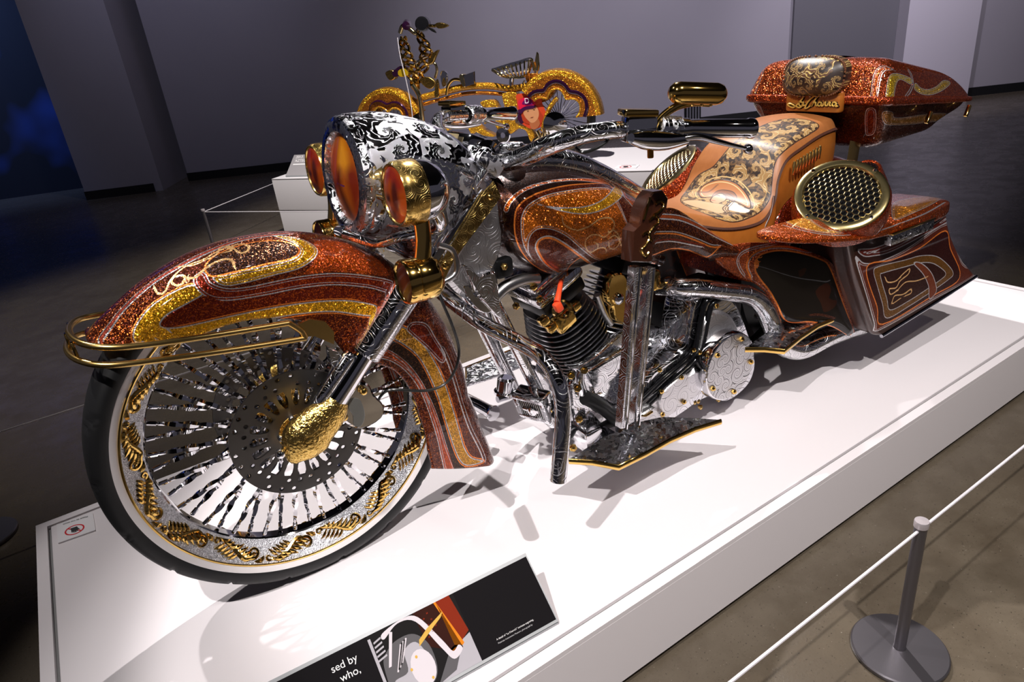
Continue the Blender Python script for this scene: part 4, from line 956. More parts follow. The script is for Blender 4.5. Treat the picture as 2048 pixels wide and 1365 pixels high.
t = NT('black_fin_with_bright_edge'); geo = t.n('ShaderNodeNewGeometry'); FIN = t.out(Base_Color=(.02, .02, .02), Roughness=.3, Metallic=.4)
t = NT('bright_fin_edge'); FIN = plain('cut_fin_alloy', (.58, .58, .60), .24, 1)
cF, dF = cylinder(-1, 'front_cylinder'); cR, dR = cylinder(1, 'rear_cylinder')
MB().box(EB+Vector((0, 0, -.01)), (.30, .22, .21), bev=.04, seg=3).build('crankcase', M['line_chrome'], en)
MB().box((.99, -.06, .30), (.16, .12, .06), rot=Euler((0, .3, 0)), bev=.01).build('case_top', M['eng_fine'], en)
MB().box((1.30, .0, .22), (.30, .20, .24), bev=.03).build('gearbox', M['black_metal'], en)
# gold spark plug fittings on the near side
rot = Euler((0, -CA, 0))
gp = W(1128, 640, y=-.118)
MB().box(gp, (.062, .026, .05), rot=rot, bev=.006).build('plug_bracket', M['gold'], en)
MB().lathe([(.020, 0), (.027, .003), (.027, .018), (.022, .02), (.020, .008)], W(1122, 620, y=-.125), (-.2, -1, .25), 24).build('plug_collar', M['gold'], en)
for a, b in ((1087, 642), (1102, 655), (1150, 612)): MB().box(W(a, b, y=-.115), (.026, .024, .022), rot=rot, bev=.004).build('plug_lug', M['gold'], en)
MB().tube([W(a, b, y=y) for a, b, y in ((1122, 562, -.10), (1118, 585, -.13), (1114, 605, -.145))], [.0065, .007, .009], 10).build('plug_wire', M['red_plug'], en)
MB().box(W(1116, 614, y=-.146), (.022, .02, .028), rot=rot, bev=.006).build('plug_boot', M['red_plug'], en)
MB().hexbolt(W(1130, 633, y=-.134), (0, -1, 0), .006, .005).build('plug_screw', M['chrome'], en)
# gold horn cover between the cylinders
hp = smooth_path([(1222, 555), (1248, 548), (1258, 575), (1254, 600), (1262, 640), (1250, 648), (1232, 640), (1226, 615), (1216, 600)], 3, True)
MB().plate([W(a, b, y=-.125) for a, b in hp], (0, .03, 0), .005).build('horn_cover', M['gold'], en)
MB().lathe([(.014, 0), (.016, .006), (.010, .012), (0, .014)], W(1236, 598, y=-.125), (0, -1, 0), 20).build('horn_button', M['chrome'], en)
MB().box(W(1308, 560, y=-.115), (.03, .03, .06), bev=.008).build('plug_bracket', M['gold'], en)
for a, b in ((1080, 598), (1033, 612), (1068, 574)): MB().hexbolt(W(a, b, y=-.11), (-.6, -.7, .3), .010, .010).build('gold_bolt', M['gold'], en)
for a, b in ((1210, 590), (1214, 620)): pass
MB().tube([W(a, b, y=-.09) for a, b in ((1195, 590), (1208, 625), (1222, 648))], .010, 10).build('pushrod_tube', M['steel'], en)
MB().tube([W(a, b, y=-.09) for a, b in ((1290, 660), (1262, 690), (1240, 700))], .010, 10).build('pushrod_tube', M['steel'], en)

# ---- primary cover with derby cover
pr = part('primary_cover')
def outline(pts, y, n=4): return [W(a, b, y=y) for a, b in smooth_path(pts, n, True)]
pc = [(1258, 862), (1262, 812), (1300, 752), (1366, 700), (1380, 640), (1392, 598), (1425, 578), (1462, 592), (1488, 632), (1510, 700), (1512, 740), (1496, 775), (1456, 806), (1415, 800), (1350, 840), (1290, 872)]
MB().plate(outline(pc, -.205), (0, .115, 0), .012).build('case', M['line_chrome_big'], pr)
fc = [(1275, 868), (1280, 830), (1320, 790), (1385, 745), (1400, 690), (1412, 640), (1440, 622), (1470, 640), (1490, 690), (1500, 735), (1488, 770), (1452, 798), (1412, 788), (1350, 826), (1300, 862)]
MB().plate(outline(fc, -.222), (0, .02, 0), .010).build('face', M['line_silver'], pr)
for off, w_ in ((0, .0085), (1, .0085)):
    rg = [(1282+off*14, 802+off*8), (1330+off*14, 756+off*8), (1378+off*12, 716+off*6), (1392+off*13, 690), (1402+off*13, 640), (1412+off*13, 604+off*4), (1436+off*10, 590+off*6)]
    MB().tube([W(a, b, y=-.214-.004*off) for a, b in smooth_path(rg, 4)], w_, 10, sm=1).build('black_rib', M['black'], pr)
DC = W(1462, 735, y=-.262)
MB().lathe([(.108, -.045), (.107, -.012), (.104, -.002), (.100, .0)], DC, (0, -1, 0), 56).build('derby_barrel', M['chrome'], pr)
# flat lathe disc with planar uv so that the scrolls stay round
dm = MB(); dm.ngon([DC+Vector((.101*math.cos(TAU*k/56), 0, .101*math.sin(TAU*k/56))) for k in range(56)]); dm.build('derby_cover', eng_lines('derby_engraved_silver', (.74, .73, .75), 24, pr=.36, line=.22, w=.36), pr)
for k in range(5):
    a = TAU*k/5+1.1; MB().hexbolt(DC+Vector((.088*math.cos(a), 0, .088*math.sin(a))), (0, -1, 0), .008, .007).build('derby_bolt', M['gold'], pr)
ic = [(1322, 792), (1366, 752), (1378, 756), (1382, 790), (1376, 806), (1340, 832), (1326, 832)]
MB().plate(outline(ic, -.232, 3), (0, .012, 0), .003).build('inspection_cover', M['line_silver'], pr)
for a, b in ((1322, 783), (1362, 755), (1367, 804), (1324, 829), (1318, 740), (1386, 700), (1399, 845-140), (1432, 612)): MB().hexbolt(W(a, b, y=-.234), (0, -1, 0), .0075, .006).build('case_bolt', M['gold'], pr)
for a, b in ((1400, 812), (1395, 800), (1436, 797), (1388, 802)): MB().hexbolt(W(a, b, y=-.20), (0, -.3, -1), .008, .008).build('drain_bolt', M['gold_satin'], pr)
MB().plate(outline([(1268, 868), (1276, 838), (1310, 815), (1318, 832), (1312, 850), (1285, 872)], -.236, 3), (0, .02, 0), .004).build('badge_plate', M['line_silver'], pr)
MB().tube([W(a, b, y=-.238) for a, b in ((1270, 840), (1280, 832), (1292, 832), (1305, 824))], .003, 8).build('badge_script', M['gold'], pr)

# ---- exhaust
ex = part('exhaust')
MB().tube([W(a, b, y=y) for a, b, y in ((1318, 575, -.10), (1350, 575, -.16), (1400, 577, -.20), (1450, 583, -.22), (1500, 592, -.23), (1528, 615, -.24), (1548, 660, -.25), (1562, 690, -.26), (1600, 700, -.27), (1660, 672, -.29), (1720, 655, -.29))], [.024, .026, .027, .027, .028, .030, .030, .030, .032, .032, .030], 20).build('rear_pipe', M['line_chrome'], ex)
MB().tube([W(a, b, y=.20) for a, b in ((1100, 700), (1250, 690), (1450, 610), (1600, 560))], .026, 14).build('right_pipe', M['chrome'], ex)
# ---- frame and guards
fr = part('frame')
def two(fn, name, mat): pair(fn, name, mat, fr)
two(lambda a: a.tube([W(985, 600, y=-.075), W(1035, 700, y=-.08), W(1108, 848, y=-.085)], .017, 14), 'downtube', M['line_chrome'])
two(lambda a: a.tube([(.678, -.085, .115), (.76, -.10, .075), (1.0, -.11, .07), (1.35, -.11, .08), (1.62, -.10, .16)], .016, 12), 'lower_rail', M['black_metal'])
MB().tube([(.50, 0, .80), (.70, 0, .72), (1.05, 0, .60), (1.35, 0, .50)], .024, 14).build('backbone', M['black_metal'], fr)
MB().tube([W(965, 600, y=.07), W(990, 690, y=.08), W(1040, 800, y=.085)], .016, 14).build('brace_tube', M['line_chrome'], fr)
cg = [W(a, b, y=y) for a, b, y in ((872, 576, -.05), (920, 615, -.10), (970, 650, -.17), (1040, 686, -.26), (1090, 720, -.34), (1118, 770, -.385), (1126, 830, -.40), (1122, 900, -.41), (1116, 962, -.415))]
pair(lambda a: a.tube(cg, .0185, 18), 'engine_guard', M['line_chrome_big'], fr)
pg = W(988, 828, z=.10); MB().lathe([(0, 0), (.024, .0), (.026, .003), (.024, .008), (.020, .03), (.017, .20), (0, .20)], pg, (-.15, 1, .05), 20).build('highway_peg', M['chrome'], fr)
# ---- oil cooler
oc = part('oil_cooler')
xo = .585; oq = [W(a, b, x=xo) for a, b in ((1047, 773), (1106, 806), (1086, 857), (1020, 834))]
cc = sum(oq, Vector())/4; oc.location = cc; ROT = Euler((math.radians(0), math.radians(-18), math.radians(22))); RM = ROT.to_matrix()
def ob_(nm, c, s_, mat, bev=.003): return MB().box(RM @ Vector(c), s_, rot=ROT, bev=bev).build(nm, mat, oc)
ob_('body', (.022, 0, 0), (.04, .098, .086), M['chrome'], .006)
for c, s_ in (((0, 0, .036), (.012, .098, .016)), ((0, 0, -.036), (.012, .098, .016)), ((0, .042, 0), (.012, .016, .060)), ((0, -.042, 0), (.012, .016, .060))): ob_('engraved_frame', c, s_, M['eng_fine'], .004)
ob_('core', (.004, 0, 0), (.006, .07, .06), M['black'], .001)
for k in range(11): ob_('slat', (-.001, -.032+k*.0064, 0), (.006, .0022, .056), M['steel'], .0004)
ob_('badge_bar', (-.006, 0, .0), (.005, .05, .011), M['chrome'], .002); MB().ball(RM @ Vector((-.008, -.004, -.002)), .015, 8, sc=(.5, 1, 1), rot=RM).build('badge_stone', M['chrome'], oc)
MB().lathe([(.026, 0), (.030, .004), (.030, .012), (.024, .014), (.024, .05), (.018, .056), (0, .056)], W(1008, 790, y=.02), (.2, -.1, 1), 24).build('filter_canister', M['chrome'], oc).location = -cc
MB().tube([W(a, b, y=.0) for a, b in ((995, 800), (1020, 792), (1035, 785))], .010, 10).build('filter_fitting', M['chrome_dark'], oc).location = -cc
# ---- footboards
def board(name, outer, inner, z, dz_, parent, rim_y):
    P = [W(a, b, z=z) for a, b in outer]; I_ = [W(a, b, z=z+dz_) for a, b in inner]
    e = part(name)
    MB().plate([p+Vector((0, 0, .003)) for p in P+I_], (0, 0, -.010), .001).build('pad', M['eng_fine'], e)
    MB().tube([p+Vector((0, 0, -.003)) for p in P], .0058, 10, sm=1, sq=(1.5, .8)).build('gold_edge', M['gold'], e)
    a, b = sum(P, Vector())/len(P), sum(I_, Vector())/len(I_)
    MB().tube([(a+b)/2+Vector((0, 0, -.012)), b+Vector((0, .06, -.02)), b+Vector((0, .13, -.01))], .011, 10).build('bracket', M['chrome'], e)
    return e
b1 = board('front_footboard', [(1138, 921), (1185, 924), (1237, 934), (1290, 908), (1340, 880), (1390, 858), (1442, 842)], [(1380, 838), (1325, 836), (1268, 848), (1205, 878)], .150, 0, bike, 0)
b2 = board('rear_footboard', [(1490, 698), (1530, 698), (1568, 702), (1600, 676), (1635, 652), (1668, 638)], [(1625, 640), (1580, 638), (1540, 662)], .235, 0, bike, 0)
for b_ in (b1, b2):
    e = part(b_.name.split('.')[0])
    for ch in list(b_.children):
        c = ch.copy(); c.data = ch.data.copy(); COL.objects.link(c); c.parent = e
        c.data.transform(Matrix.Scale(-1, 4, Vector((0, 1, 0)))); c.data.flip_normals()
# ---- hand shift lever: twin square barrels with a leather rifle-stock grip
sl = part('hand_shifter')
for o1, o2, w_ in ((0, 0, .0115), (1, 1, .0105)):
    a0_, a1_ = W(1243+o1*24, 853+o1*4, y=-.318+o1*.012), W(1270+o2*28, 533+o2*2, y=-.318+o2*.012)
    MB().tube([a0_, a1_], w_*1.4, 4, sm=1).build('barrel', M['line_chrome'], sl)
    MB().tube([a0_+Vector((0, -.018, 0)), a1_+Vector((0, -.018, 0))], .0035, 6, sm=1).build('beaded_edge', M['chrome'], sl)
MB().tube([W(1238, 857, y=-.31), W(1262, 862, y=-.29), W(1272, 858, y=-.24)], .012, 10).build('pivot', M['chrome'], sl)
st = [(1264, 525), (1267, 464), (1280, 450), (1286, 420), (1298, 396), (1308, 384), (1326, 381), (1337, 396), (1334, 418), (1318, 440), (1310, 462), (1305, 500), (1303, 526)]
MB().plate([W(a, b, y=-.335) for a, b in st], (0, .04, 0), .003).build('stock_grip', plain('dark_brown_tooled_leather', (.040, .012, .006), .22, .1, Coat_Weight=.6), sl)
gs_ = MB()
for pts in ([(1312, 408), (1322, 402), (1328, 412), (1318, 424), (1308, 430)], [(1300, 440), (1312, 432), (1318, 444), (1306, 456), (1298, 470), (1304, 482)], [(1286, 470), (1296, 464), (1300, 474), (1292, 490), (1284, 500), (1292, 512), (1298, 504)], [(1300, 395), (1294, 420), (1288, 440)]):
    gs_.tube([W(a, b, y=-.338) for a, b in pts], .0028, 6)
gs_.build('stock_scroll', M['gold'], sl)
# case in front of the primary: starter and pipes
MB().box(W(1210, 890, y=-.16), (.085, .10, .05), rot=Euler((0, -.2, 0)), bev=.008).build('starter_box', M['chrome_dark'], en)
MB().tube([W(a, b, y=-.17) for a, b in ((1170, 795), (1205, 815), (1245, 850))], .020, 14).build('black_hose', M['black_metal'], en)
MB().plate([W(a, b, y=-.15) for a, b in ((1175, 745), (1250, 700), (1262, 790), (1230, 815), (1185, 790))], (0, .06, 0), .01).build('cam_cover', M['line_chrome'], en)
MB().plate([W(a, b, y=-.12) for a, b in ((1150, 740), (1200, 705), (1260, 655), (1265, 690), (1205, 745), (1170, 760))], (0, .06, 0), .008).build('case_shoulder', M['line_chrome'], en)
for a, b in ((1168, 740), (1142, 750), (1155, 776), (1146, 895), (1158, 838)): MB().hexbolt(W(a, b, y=-.165), (-.5, -.8, .2), .011, .010).build('gold_bolt', M['gold'], en)
MB().tube([W(a, b, y=-.155) for a, b in ((1162, 742), (1160, 765), (1172, 800))], .012, 10).build('chain_guard', M['chrome'], en)
MB().box(W(1170, 870, y=-.13), (.06, .09, .07), bev=.01).build('mount_block', M['chrome'], en)
# ---- tooled leather seat
seat = part('seat')
cs = [(1.055, .672, .05, .03), (1.10, .655, .11, .05), (1.17, .625, .150, .07), (1.26, .597, .172, .085), (1.35, .585, .182, .09), (1.42, .592, .182, .095), (1.468, .635, .176, .11), (1.495, .692, .165, .13), (1.54, .738, .158, .14), (1.62, .760, .152, .13), (1.70, .778, .148, .12), (1.78, .784, .140, .115), (1.84, .776, .115, .10), (1.868, .76, .07, .08)]
S = smooth_path(cs, 10); rows, uvr, skl = [], [], []
su = 0; NBV = 64
for i, (x, z, hw, th) in enumerate(S):
    if i: su += math.hypot(x-S[i-1][0], z-S[i-1][1])
    R_, U_ = [], []
    for j in range(NBV+1):
        s = j/NBV*2-1; y = hw*s; q = abs(s)
        crown = .018*(1-s*s)-.022*max(0, (q-.82)/.18)**2
        R_.append((x, y, z+crown)); U_.append((su, y))
    rows.append(R_); uvr.append(U_); skl.append((Vector(R_[0]), Vector(R_[-1]), th))
top = MB().grid(rows, vuv=uvr).build('tooled_top', M['chrome'], seat)
def r3(p): return crop(1310, 220, 4.876, p)
def leather(spec):
    t = NT('tooled_leather'); uv = t.uv()
    n1 = t.noise(t.obj(), 60, 3); tan = t.mix(n1, (.26, .085, .020), (.34, .125, .034))
    m = scroll_mask(t, uv, 19, 3.4, 7.0, lo=-.05); m2 = scroll_mask(t, t.vmath('ADD', uv, (.37, .11, 0)), 40, 2.5, 6.0, lo=.1)
    edge = t.rng(t.math('ABSOLUTE', t.math('SUBTRACT', m, .5)), .30, .12)
    pat = t.mix(m, t.mix(t.math('MULTIPLY', m2, .8), (.020, .010, .007), (.15, .080, .030)), (.31, .18, .062)); pat = t.mix(edge, pat, (.48, .35, .17))
    col = tan; h = t.math('MULTIPLY', n1, .2)
    A = [t.n('ShaderNodeAttribute', attribute_type='GEOMETRY', attribute_name=s[0]).outputs['Fac'] for s in spec]
    for a, s in zip(A, spec):
        k = t.rng(a, .0008, -.0008) if s[1] == 'fill' else 0.0
        if s[1] == 'fill' and s[2] == 'pattern': col = t.mix(k, col, pat); h = t.mixf(k, h, m)
        elif s[1] == 'fill': col = t.mix(k, col, s[2]); h = t.mixf(k, h, .8)
        en_ = t.n('ShaderNodeAttribute', attribute_type='GEOMETRY', attribute_name=s[0].replace('L', 'LU')).outputs['Fac'] if s[1] == 'line' else None
        for off, hw, c in s[4]:
            k = t.rng(t.math('ABSOLUTE', t.math('SUBTRACT', a, off)), hw+.0005, hw-.0005)
            if en_ is not None: k = t.math('MULTIPLY', k, t.rng(en_, off+hw+.006, off+hw+.004))
            col = t.mix(k, col, c)
    return t.out(Base_Color=col, Roughness=.46, Specular_IOR_Level=.45, Coat_Weight=.12, Coat_Roughness=.35, Normal=t.bump(h, .003, .9))
BR = (.045, .018, .010)
paint(top, [
 ('fill', r3([(320, 770), (420, 640), (560, 560), (640, 470), (760, 330), (900, 230), (1100, 130), (1300, 85), (1500, 100), (1600, 160), (1500, 240), (1380, 310), (1240, 420), (1170, 520), (1140, 700), (1120, 860), (1030, 990), (900, 1060), (760, 1095), (600, 1060), (480, 1010), (330, 950), (250, 880)]), 'pattern', 0, [(0, .002, BR)]),
 ('fill', r3([(430, 790), (500, 720), (640, 680), (780, 710), (880, 800), (930, 900), (920, 960), (800, 900), (700, 860), (560, 850), (450, 850)]), (.32, .115, .03), 0, [(0, .0022, BR), (-.008, .0012, (.6, .42, .2)), (.010, .0016, (.55, .36, .14))]),
 ('fill', r3([(560, 860), (590, 800), (660, 780), (760, 800), (800, 860), (760, 890), (690, 870)]), (.16, .055, .02), 0, [(0, .0014, BR)]),
 ('fill', r3([(540, 890), (560, 850), (600, 825), (650, 815), (690, 840), (690, 880), (640, 905), (600, 915)]), (.40, .24, .14), 0, [(0, .0018, BR)]),
 ('fill', r3([(700, 960), (760, 900), (860, 950), (930, 980), (880, 1005), (760, 985)]), (.55, .48, .42), 0, []),
 ('fill', r3([(270, 890), (400, 880), (520, 900), (660, 920), (720, 960), (640, 1010), (480, 970), (340, 930)]), (.44, .29, .16), 0, [(0, .001, BR)]),
 ('line', r3([(690, 850), (730, 880), (700, 920), (660, 960), (690, 1000)]), 0, 0, [(0, .002, BR), (.007, .0014, BR), (.014, .0012, BR)]),
 ('line', r3([(580, 838), (605, 830), (625, 838)]), 0, 0, [(0, .002, BR)]), ('line', r3([(552, 880), (575, 884)]), 0, 0, [(0, .002, (.30, .03, .02))]),
 ('line', r3([(420, 800), (520, 800), (600, 740)]), 0, 0, [(0, .0035, (.16, .06, .02))]),
], (.4, .13, .03), sym=False, region=lambda c: c[:, 1] < .2, matfn=leather)
M['leather'] = None
t = NT('saddle_leather'); n1 = t.noise(t.obj(), 40, 4); M['leather'] = t.out(Base_Color=t.mix(n1, (.30, .088, .010), (.40, .135, .020)), Roughness=.36, Coat_Weight=.2, Coat_Roughness=.2)
sk = MB()
for side in (0, 1):
    rws = []
    for k in range(5):
        rws.append([(p[side].x, p[side].y*(1+.03*math.sin(math.pi*k/4)), p[side].z-p[2]*k/4) for p in skl])
    sk.grid(rws)
fr_ = [rows[0], [(p[0]-.004, p[1], p[2]-.03) for p in rows[0]]]; sk.grid(fr_); ba = [rows[-1], [(p[0]+.004, p[1], p[2]-.08) for p in rows[-1]]]; sk.grid(ba)
sk.build('leather_skirt', M['leather'], seat)
lace = MB()
for side in (0, 1):
    P = smooth_path([p[side]+Vector((0, 0, -.006)) for p in skl], 2)
    for i in range(len(P)-1):
        a, b = Vector(P[i]), Vector(P[i+1])
        lace.tube([a+Vector((0, 0, .005)), (a+b)/2+Vector((0, -.004 if side == 0 else .004, 0)), b+Vector((0, 0, -.005))], .0026, 5, sm=1)
lace.build('lacing', plain('dark_brown_lace', (.06, .02, .012), .4), seat)
sm2 = MB(); sm2.tube([W(a, b, y=y) for a, b, y in ((1548, 392, -.178), (1542, 425, -.185), (1528, 458, -.185))], .003, 6); sm2.build('seam_lacing', plain('dark_brown_seam', (.06, .02, .012), .4), seat)
for k in range(9):
    u = k/8; b = W(1587+51*u, 338-32*u, y=-.176)
    MB().lathe([(.0045, -.018), (.0058, -.017), (.0058, .012), (.0045, .014), (.0045, .018), (.003, .022), (0, .023)], b, (0, -.1, 1), 10).build('cartridge', M['gold_satin'], seat)

# ---- rear wheel and fender
rw = part('rear_wheel'); rw.location = (1.78, 0, .325)
MB().lathe([(.20, -.07), (.24, -.085), (.29, -.088), (.315, -.07), (.325, -.03), (.325, .03), (.315, .07), (.29, .088), (.24, .085), (.20, .07)], (0, 0, 0), (0, 1, 0), 72).build('tyre', M['rubber'], rw)
MB().lathe([(.05, -.06), (.17, -.05), (.205, -.068), (.205, .068), (.17, .05), (.05, .06)], (0, 0, 0), (0, 1, 0), 48).build('rim', M['chrome'], rw)
rows, uvr = [], []
for i in range(41):
    ph = math.radians(168-178*i/40); R0 = .385+.02*math.cos(ph); r_, u_ = [], []
    for j in range(33):
        s = j/32*2-1; a = s*math.pi/2; hw = .185 if i < 25 else .185-.002*(i-25)
        y = hw*math.copysign(abs(math.sin(a))**.8, a); r = R0-.11*(1-abs(math.cos(a))**.7)
        r_.append((1.76+r*math.cos(ph)*1.05, y, .29+r*math.sin(ph))); u_.append((ph*.4, abs(s)*.26))
    rows.append(r_); uvr.append(u_)
rf = MB().grid(rows, vuv=uvr).build('rear_fender', M['chrome'], bike)
paint(rf, [('fill', r3([(1200, 830), (1260, 700), (1420, 580), (1570, 500), (1560, 560), (1440, 700), (1350, 830), (1220, 880)]), (.55, .24, .02), 1.0, SS)], RED, .8, region=lambda c: c[:, 1] < 0, name='rear_fender_paint')

# ---- striped side covers under the seat
def yb(px): return float(np.interp(px, [1290, 1340, 1430, 1480, 1560, 1660, 1710], [-.168, -.175, -.195, -.215, -.265, -.325, -.345]))
sc_ = part('side_cover')
tp_ = smooth_path([(1296, 432), (1325, 418), (1350, 420), (1385, 442), (1430, 472), (1462, 492), (1478, 505)], 6); bt_ = smooth_path([(1296, 520), (1325, 505), (1350, 499), (1390, 505), (1420, 520), (1440, 512), (1470, 508)], 6)
def strip(tp, bt, n, yfun, bulge):
    rows, uvr = [], []; su = 0; prev = None
    for (a, b) in zip(tp, bt):
        R_, U_ = [], []
        for k in range(n+1):
            q = k/n; px_ = a[0]+(b[0]-a[0])*q; py_ = a[1]+(b[1]-a[1])*q
            p = W(px_, py_, y=yfun(px_)-bulge*math.sin(math.pi*q)); R_.append(p)
        if prev is not None: su += (R_[n//2]-prev).length
        prev = R_[n//2]; sv = 0
        for k in range(n+1):
            if k: sv += (R_[k]-R_[k-1]).length
            U_.append((su, sv))
        rows.append(R_); uvr.append(U_)
    return rows, uvr
rows, uvr = strip(tp_, bt_, 14, yb, .012)
def sheet(nm, rows, uvr, parent, lay, base, fl_, **k):
    out = []
    for s in (1, -1):
        R2 = [[(p[0], p[1]*s, p[2]) for p in r] for r in rows]
        o = MB().grid(R2, vuv=uvr, flip=s < 0).build(nm, M['chrome'], parent); out.append(o)
    paint(out[0], lay, base, fl_, region=lambda c: c[:, 1] < 0, **k)
    me0, me1 = out[0].data, out[1].data
    for a in me0.attributes:
        if a.name.startswith('L') and a.data_type == 'FLOAT':
            v = np.zeros(len(me0.vertices), np.float32); a.data.foreach_get('value', v); b = me1.attributes.new(a.name, 'FLOAT', 'POINT'); b.data.foreach_set('value', v)
    me1.materials.clear(); me1.materials.append(me0.materials[0])
    for o in out:
        m_ = o.modifiers.new('thickness', 'SOLIDIFY'); m_.thickness = .012; m_.offset = 0
    return out
def c5(p): return crop(1260, 480, 4.452, p)
def q5(p): return crop(960, 130, 3.033, p)
lay = [('line', q5([(1090, 935), (1200, 945), (1310, 990), (1420, 1050), (1520, 1100)]), 0, 0, [(0, .0016, SIL), (.006, .0035, (.36, .06, .012)), (.012, .0012, SIL)]),
       ('line', q5([(1060, 1022), (1180, 1022), (1300, 1060), (1390, 1100), (1440, 1105)]), 0, 0, [(0, .0018, ORG), (.005, .001, SIL)]),
       ('line', q5([(1060, 1075), (1150, 1065), (1250, 1080), (1345, 1100)]), 0, 0, [(0, .0016, SIL), (.006, .002, RED)]),
       ('line', q5([(1050, 1145), (1150, 1110), (1250, 1115), (1330, 1145), (1380, 1155), (1440, 1105)]), 0, 0, [(0, .0018, ORG)])]
sheet('striped_cover', rows, uvr, sc_, lay, (.035, .006, .003), .7, name='striped_cover_paint')
tp_ = smooth_path([(1428, 516), (1455, 494), (1490, 486), (1540, 486), (1590, 494), (1640, 512), (1662, 528), (1676, 556), (1690, 600), (1706, 664)], 5)
bt_ = smooth_path([(1432, 522), (1452, 540), (1478, 556), (1508, 566), (1534, 590), (1552, 620), (1572, 642), (1610, 646), (1655, 650), (1696, 670)], 5)
rows, uvr = strip(tp_, bt_, 14, yb, .004)
ins = c5([(1140, 140), (1300, 92), (1500, 112), (1690, 172), (1765, 240), (1860, 500), (1975, 830), (1900, 825), (1790, 765), (1600, 720), (1390, 722), (1300, 560), (1230, 440), (1150, 340), (1105, 250)])
lay = [('line', c5([(900, 50), (780, 120), (745, 180), (780, 260), (860, 320)]), 0, 0, [(0, .0016, SIL)]), ('line', c5([(1290, 20), (1100, 60), (980, 110), (940, 180), (960, 250), (1000, 310)]), 0, 0, [(0, .0016, SIL), (.006, .001, SIL)]),
       ('line', c5([(1600, 100), (1400, 60), (1250, 60), (1120, 100), (1050, 160), (1030, 240), (1070, 330)]), 0, 0, [(0, .0024, ORG), (.005, .001, SIL)]),
       ('fill', ins, (.008, .005, .005), 0.0, [(0, .0022, ORG)]),
       ('line', c5([(1150, 150), (1120, 160), (1100, 200), (1105, 240), (1130, 240), (1135, 200), (1115, 190)]), 0, 0, [(0, .0014, ORG)]),
       ('fill', c5([(1640, 450), (1740, 380), (1780, 440), (1760, 520), (1840, 540), (1800, 600), (1720, 640), (1690, 560)]), (.05, .010, .004), 0, []), ('fill', c5([(1490, 260), (1560, 250), (1540, 300), (1500, 330)]), (.04, .010, .004), 0, []), ('line', c5([(1600, 660), (1700, 660), (1800, 690)]), 0, 0, [(0, .004, (.05, .01, .005))])]
sheet('side_panel', rows, uvr, sc_, lay, (.22, .035, .008), .8, name='side_panel_paint')

# ---- saddlebags with speaker lids
def bag(side):
    e = part('saddlebag')
    # rings from the bottom up; outline runs inner-front -> front -> outer -> rear -> inner-rear
    lv = [(0.0, 1.677, 2.262, -.425, .172, .208), (.06, 1.660, 2.235, -.424, .190, .226), (.35, 1.606, 2.140, -.416, .290, .312), (.7, 1.552, 2.065, -.408, .400, .408), (1.0, 1.515, 2.030, -.402, .500, .490)]
    rows, uvr = [], []
    L = smooth_path(lv, 14)
    for (q, x0, x1, yo, z0, z1) in L:
        y_i = -.235; R = .022; pts = []
        n1, n2, n3 = 16, 90, 12
        for k in range(n1): pts.append((x0+.004, y_i+(yo+R-y_i)*k/n1))
        for k in range(5): a = math.pi/2*k/4; pts.append((x0+R-R*math.cos(a), yo+R-R*math.sin(a)))
        for k in range(1, n2): pts.append((x0+R+(x1-x0-2*R)*k/n2, yo))
        for k in range(5): a = math.pi/2*k/4; pts.append((x1-R+R*math.sin(a), yo+R-R*math.cos(a)))
        for k in range(1, n3+1): pts.append((x1, yo+R+(y_i-yo-R)*k/n3))
        R_, U_ = [], []; su = 0
        for k, (x, y) in enumerate(pts):
            if k: su += math.hypot(x-pts[k-1][0], y-pts[k-1][1])
            z = z0+(z1-z0)*(x-x0)/(x1-x0); R_.append((x, y*side, z)); U_.append((x-.17*(1-q), z))
        rows.append(R_); uvr.append(U_)
    m = MB(); m.grid(rows, vuv=uvr); m.ngon(rows[0]); m.ngon(rows[-1]); b = m.build('body', M['chrome'], e)
    return e, b
def b4(p): return crop(1540, 310, 3.688, p)
BRN = (.036, .010, .007)
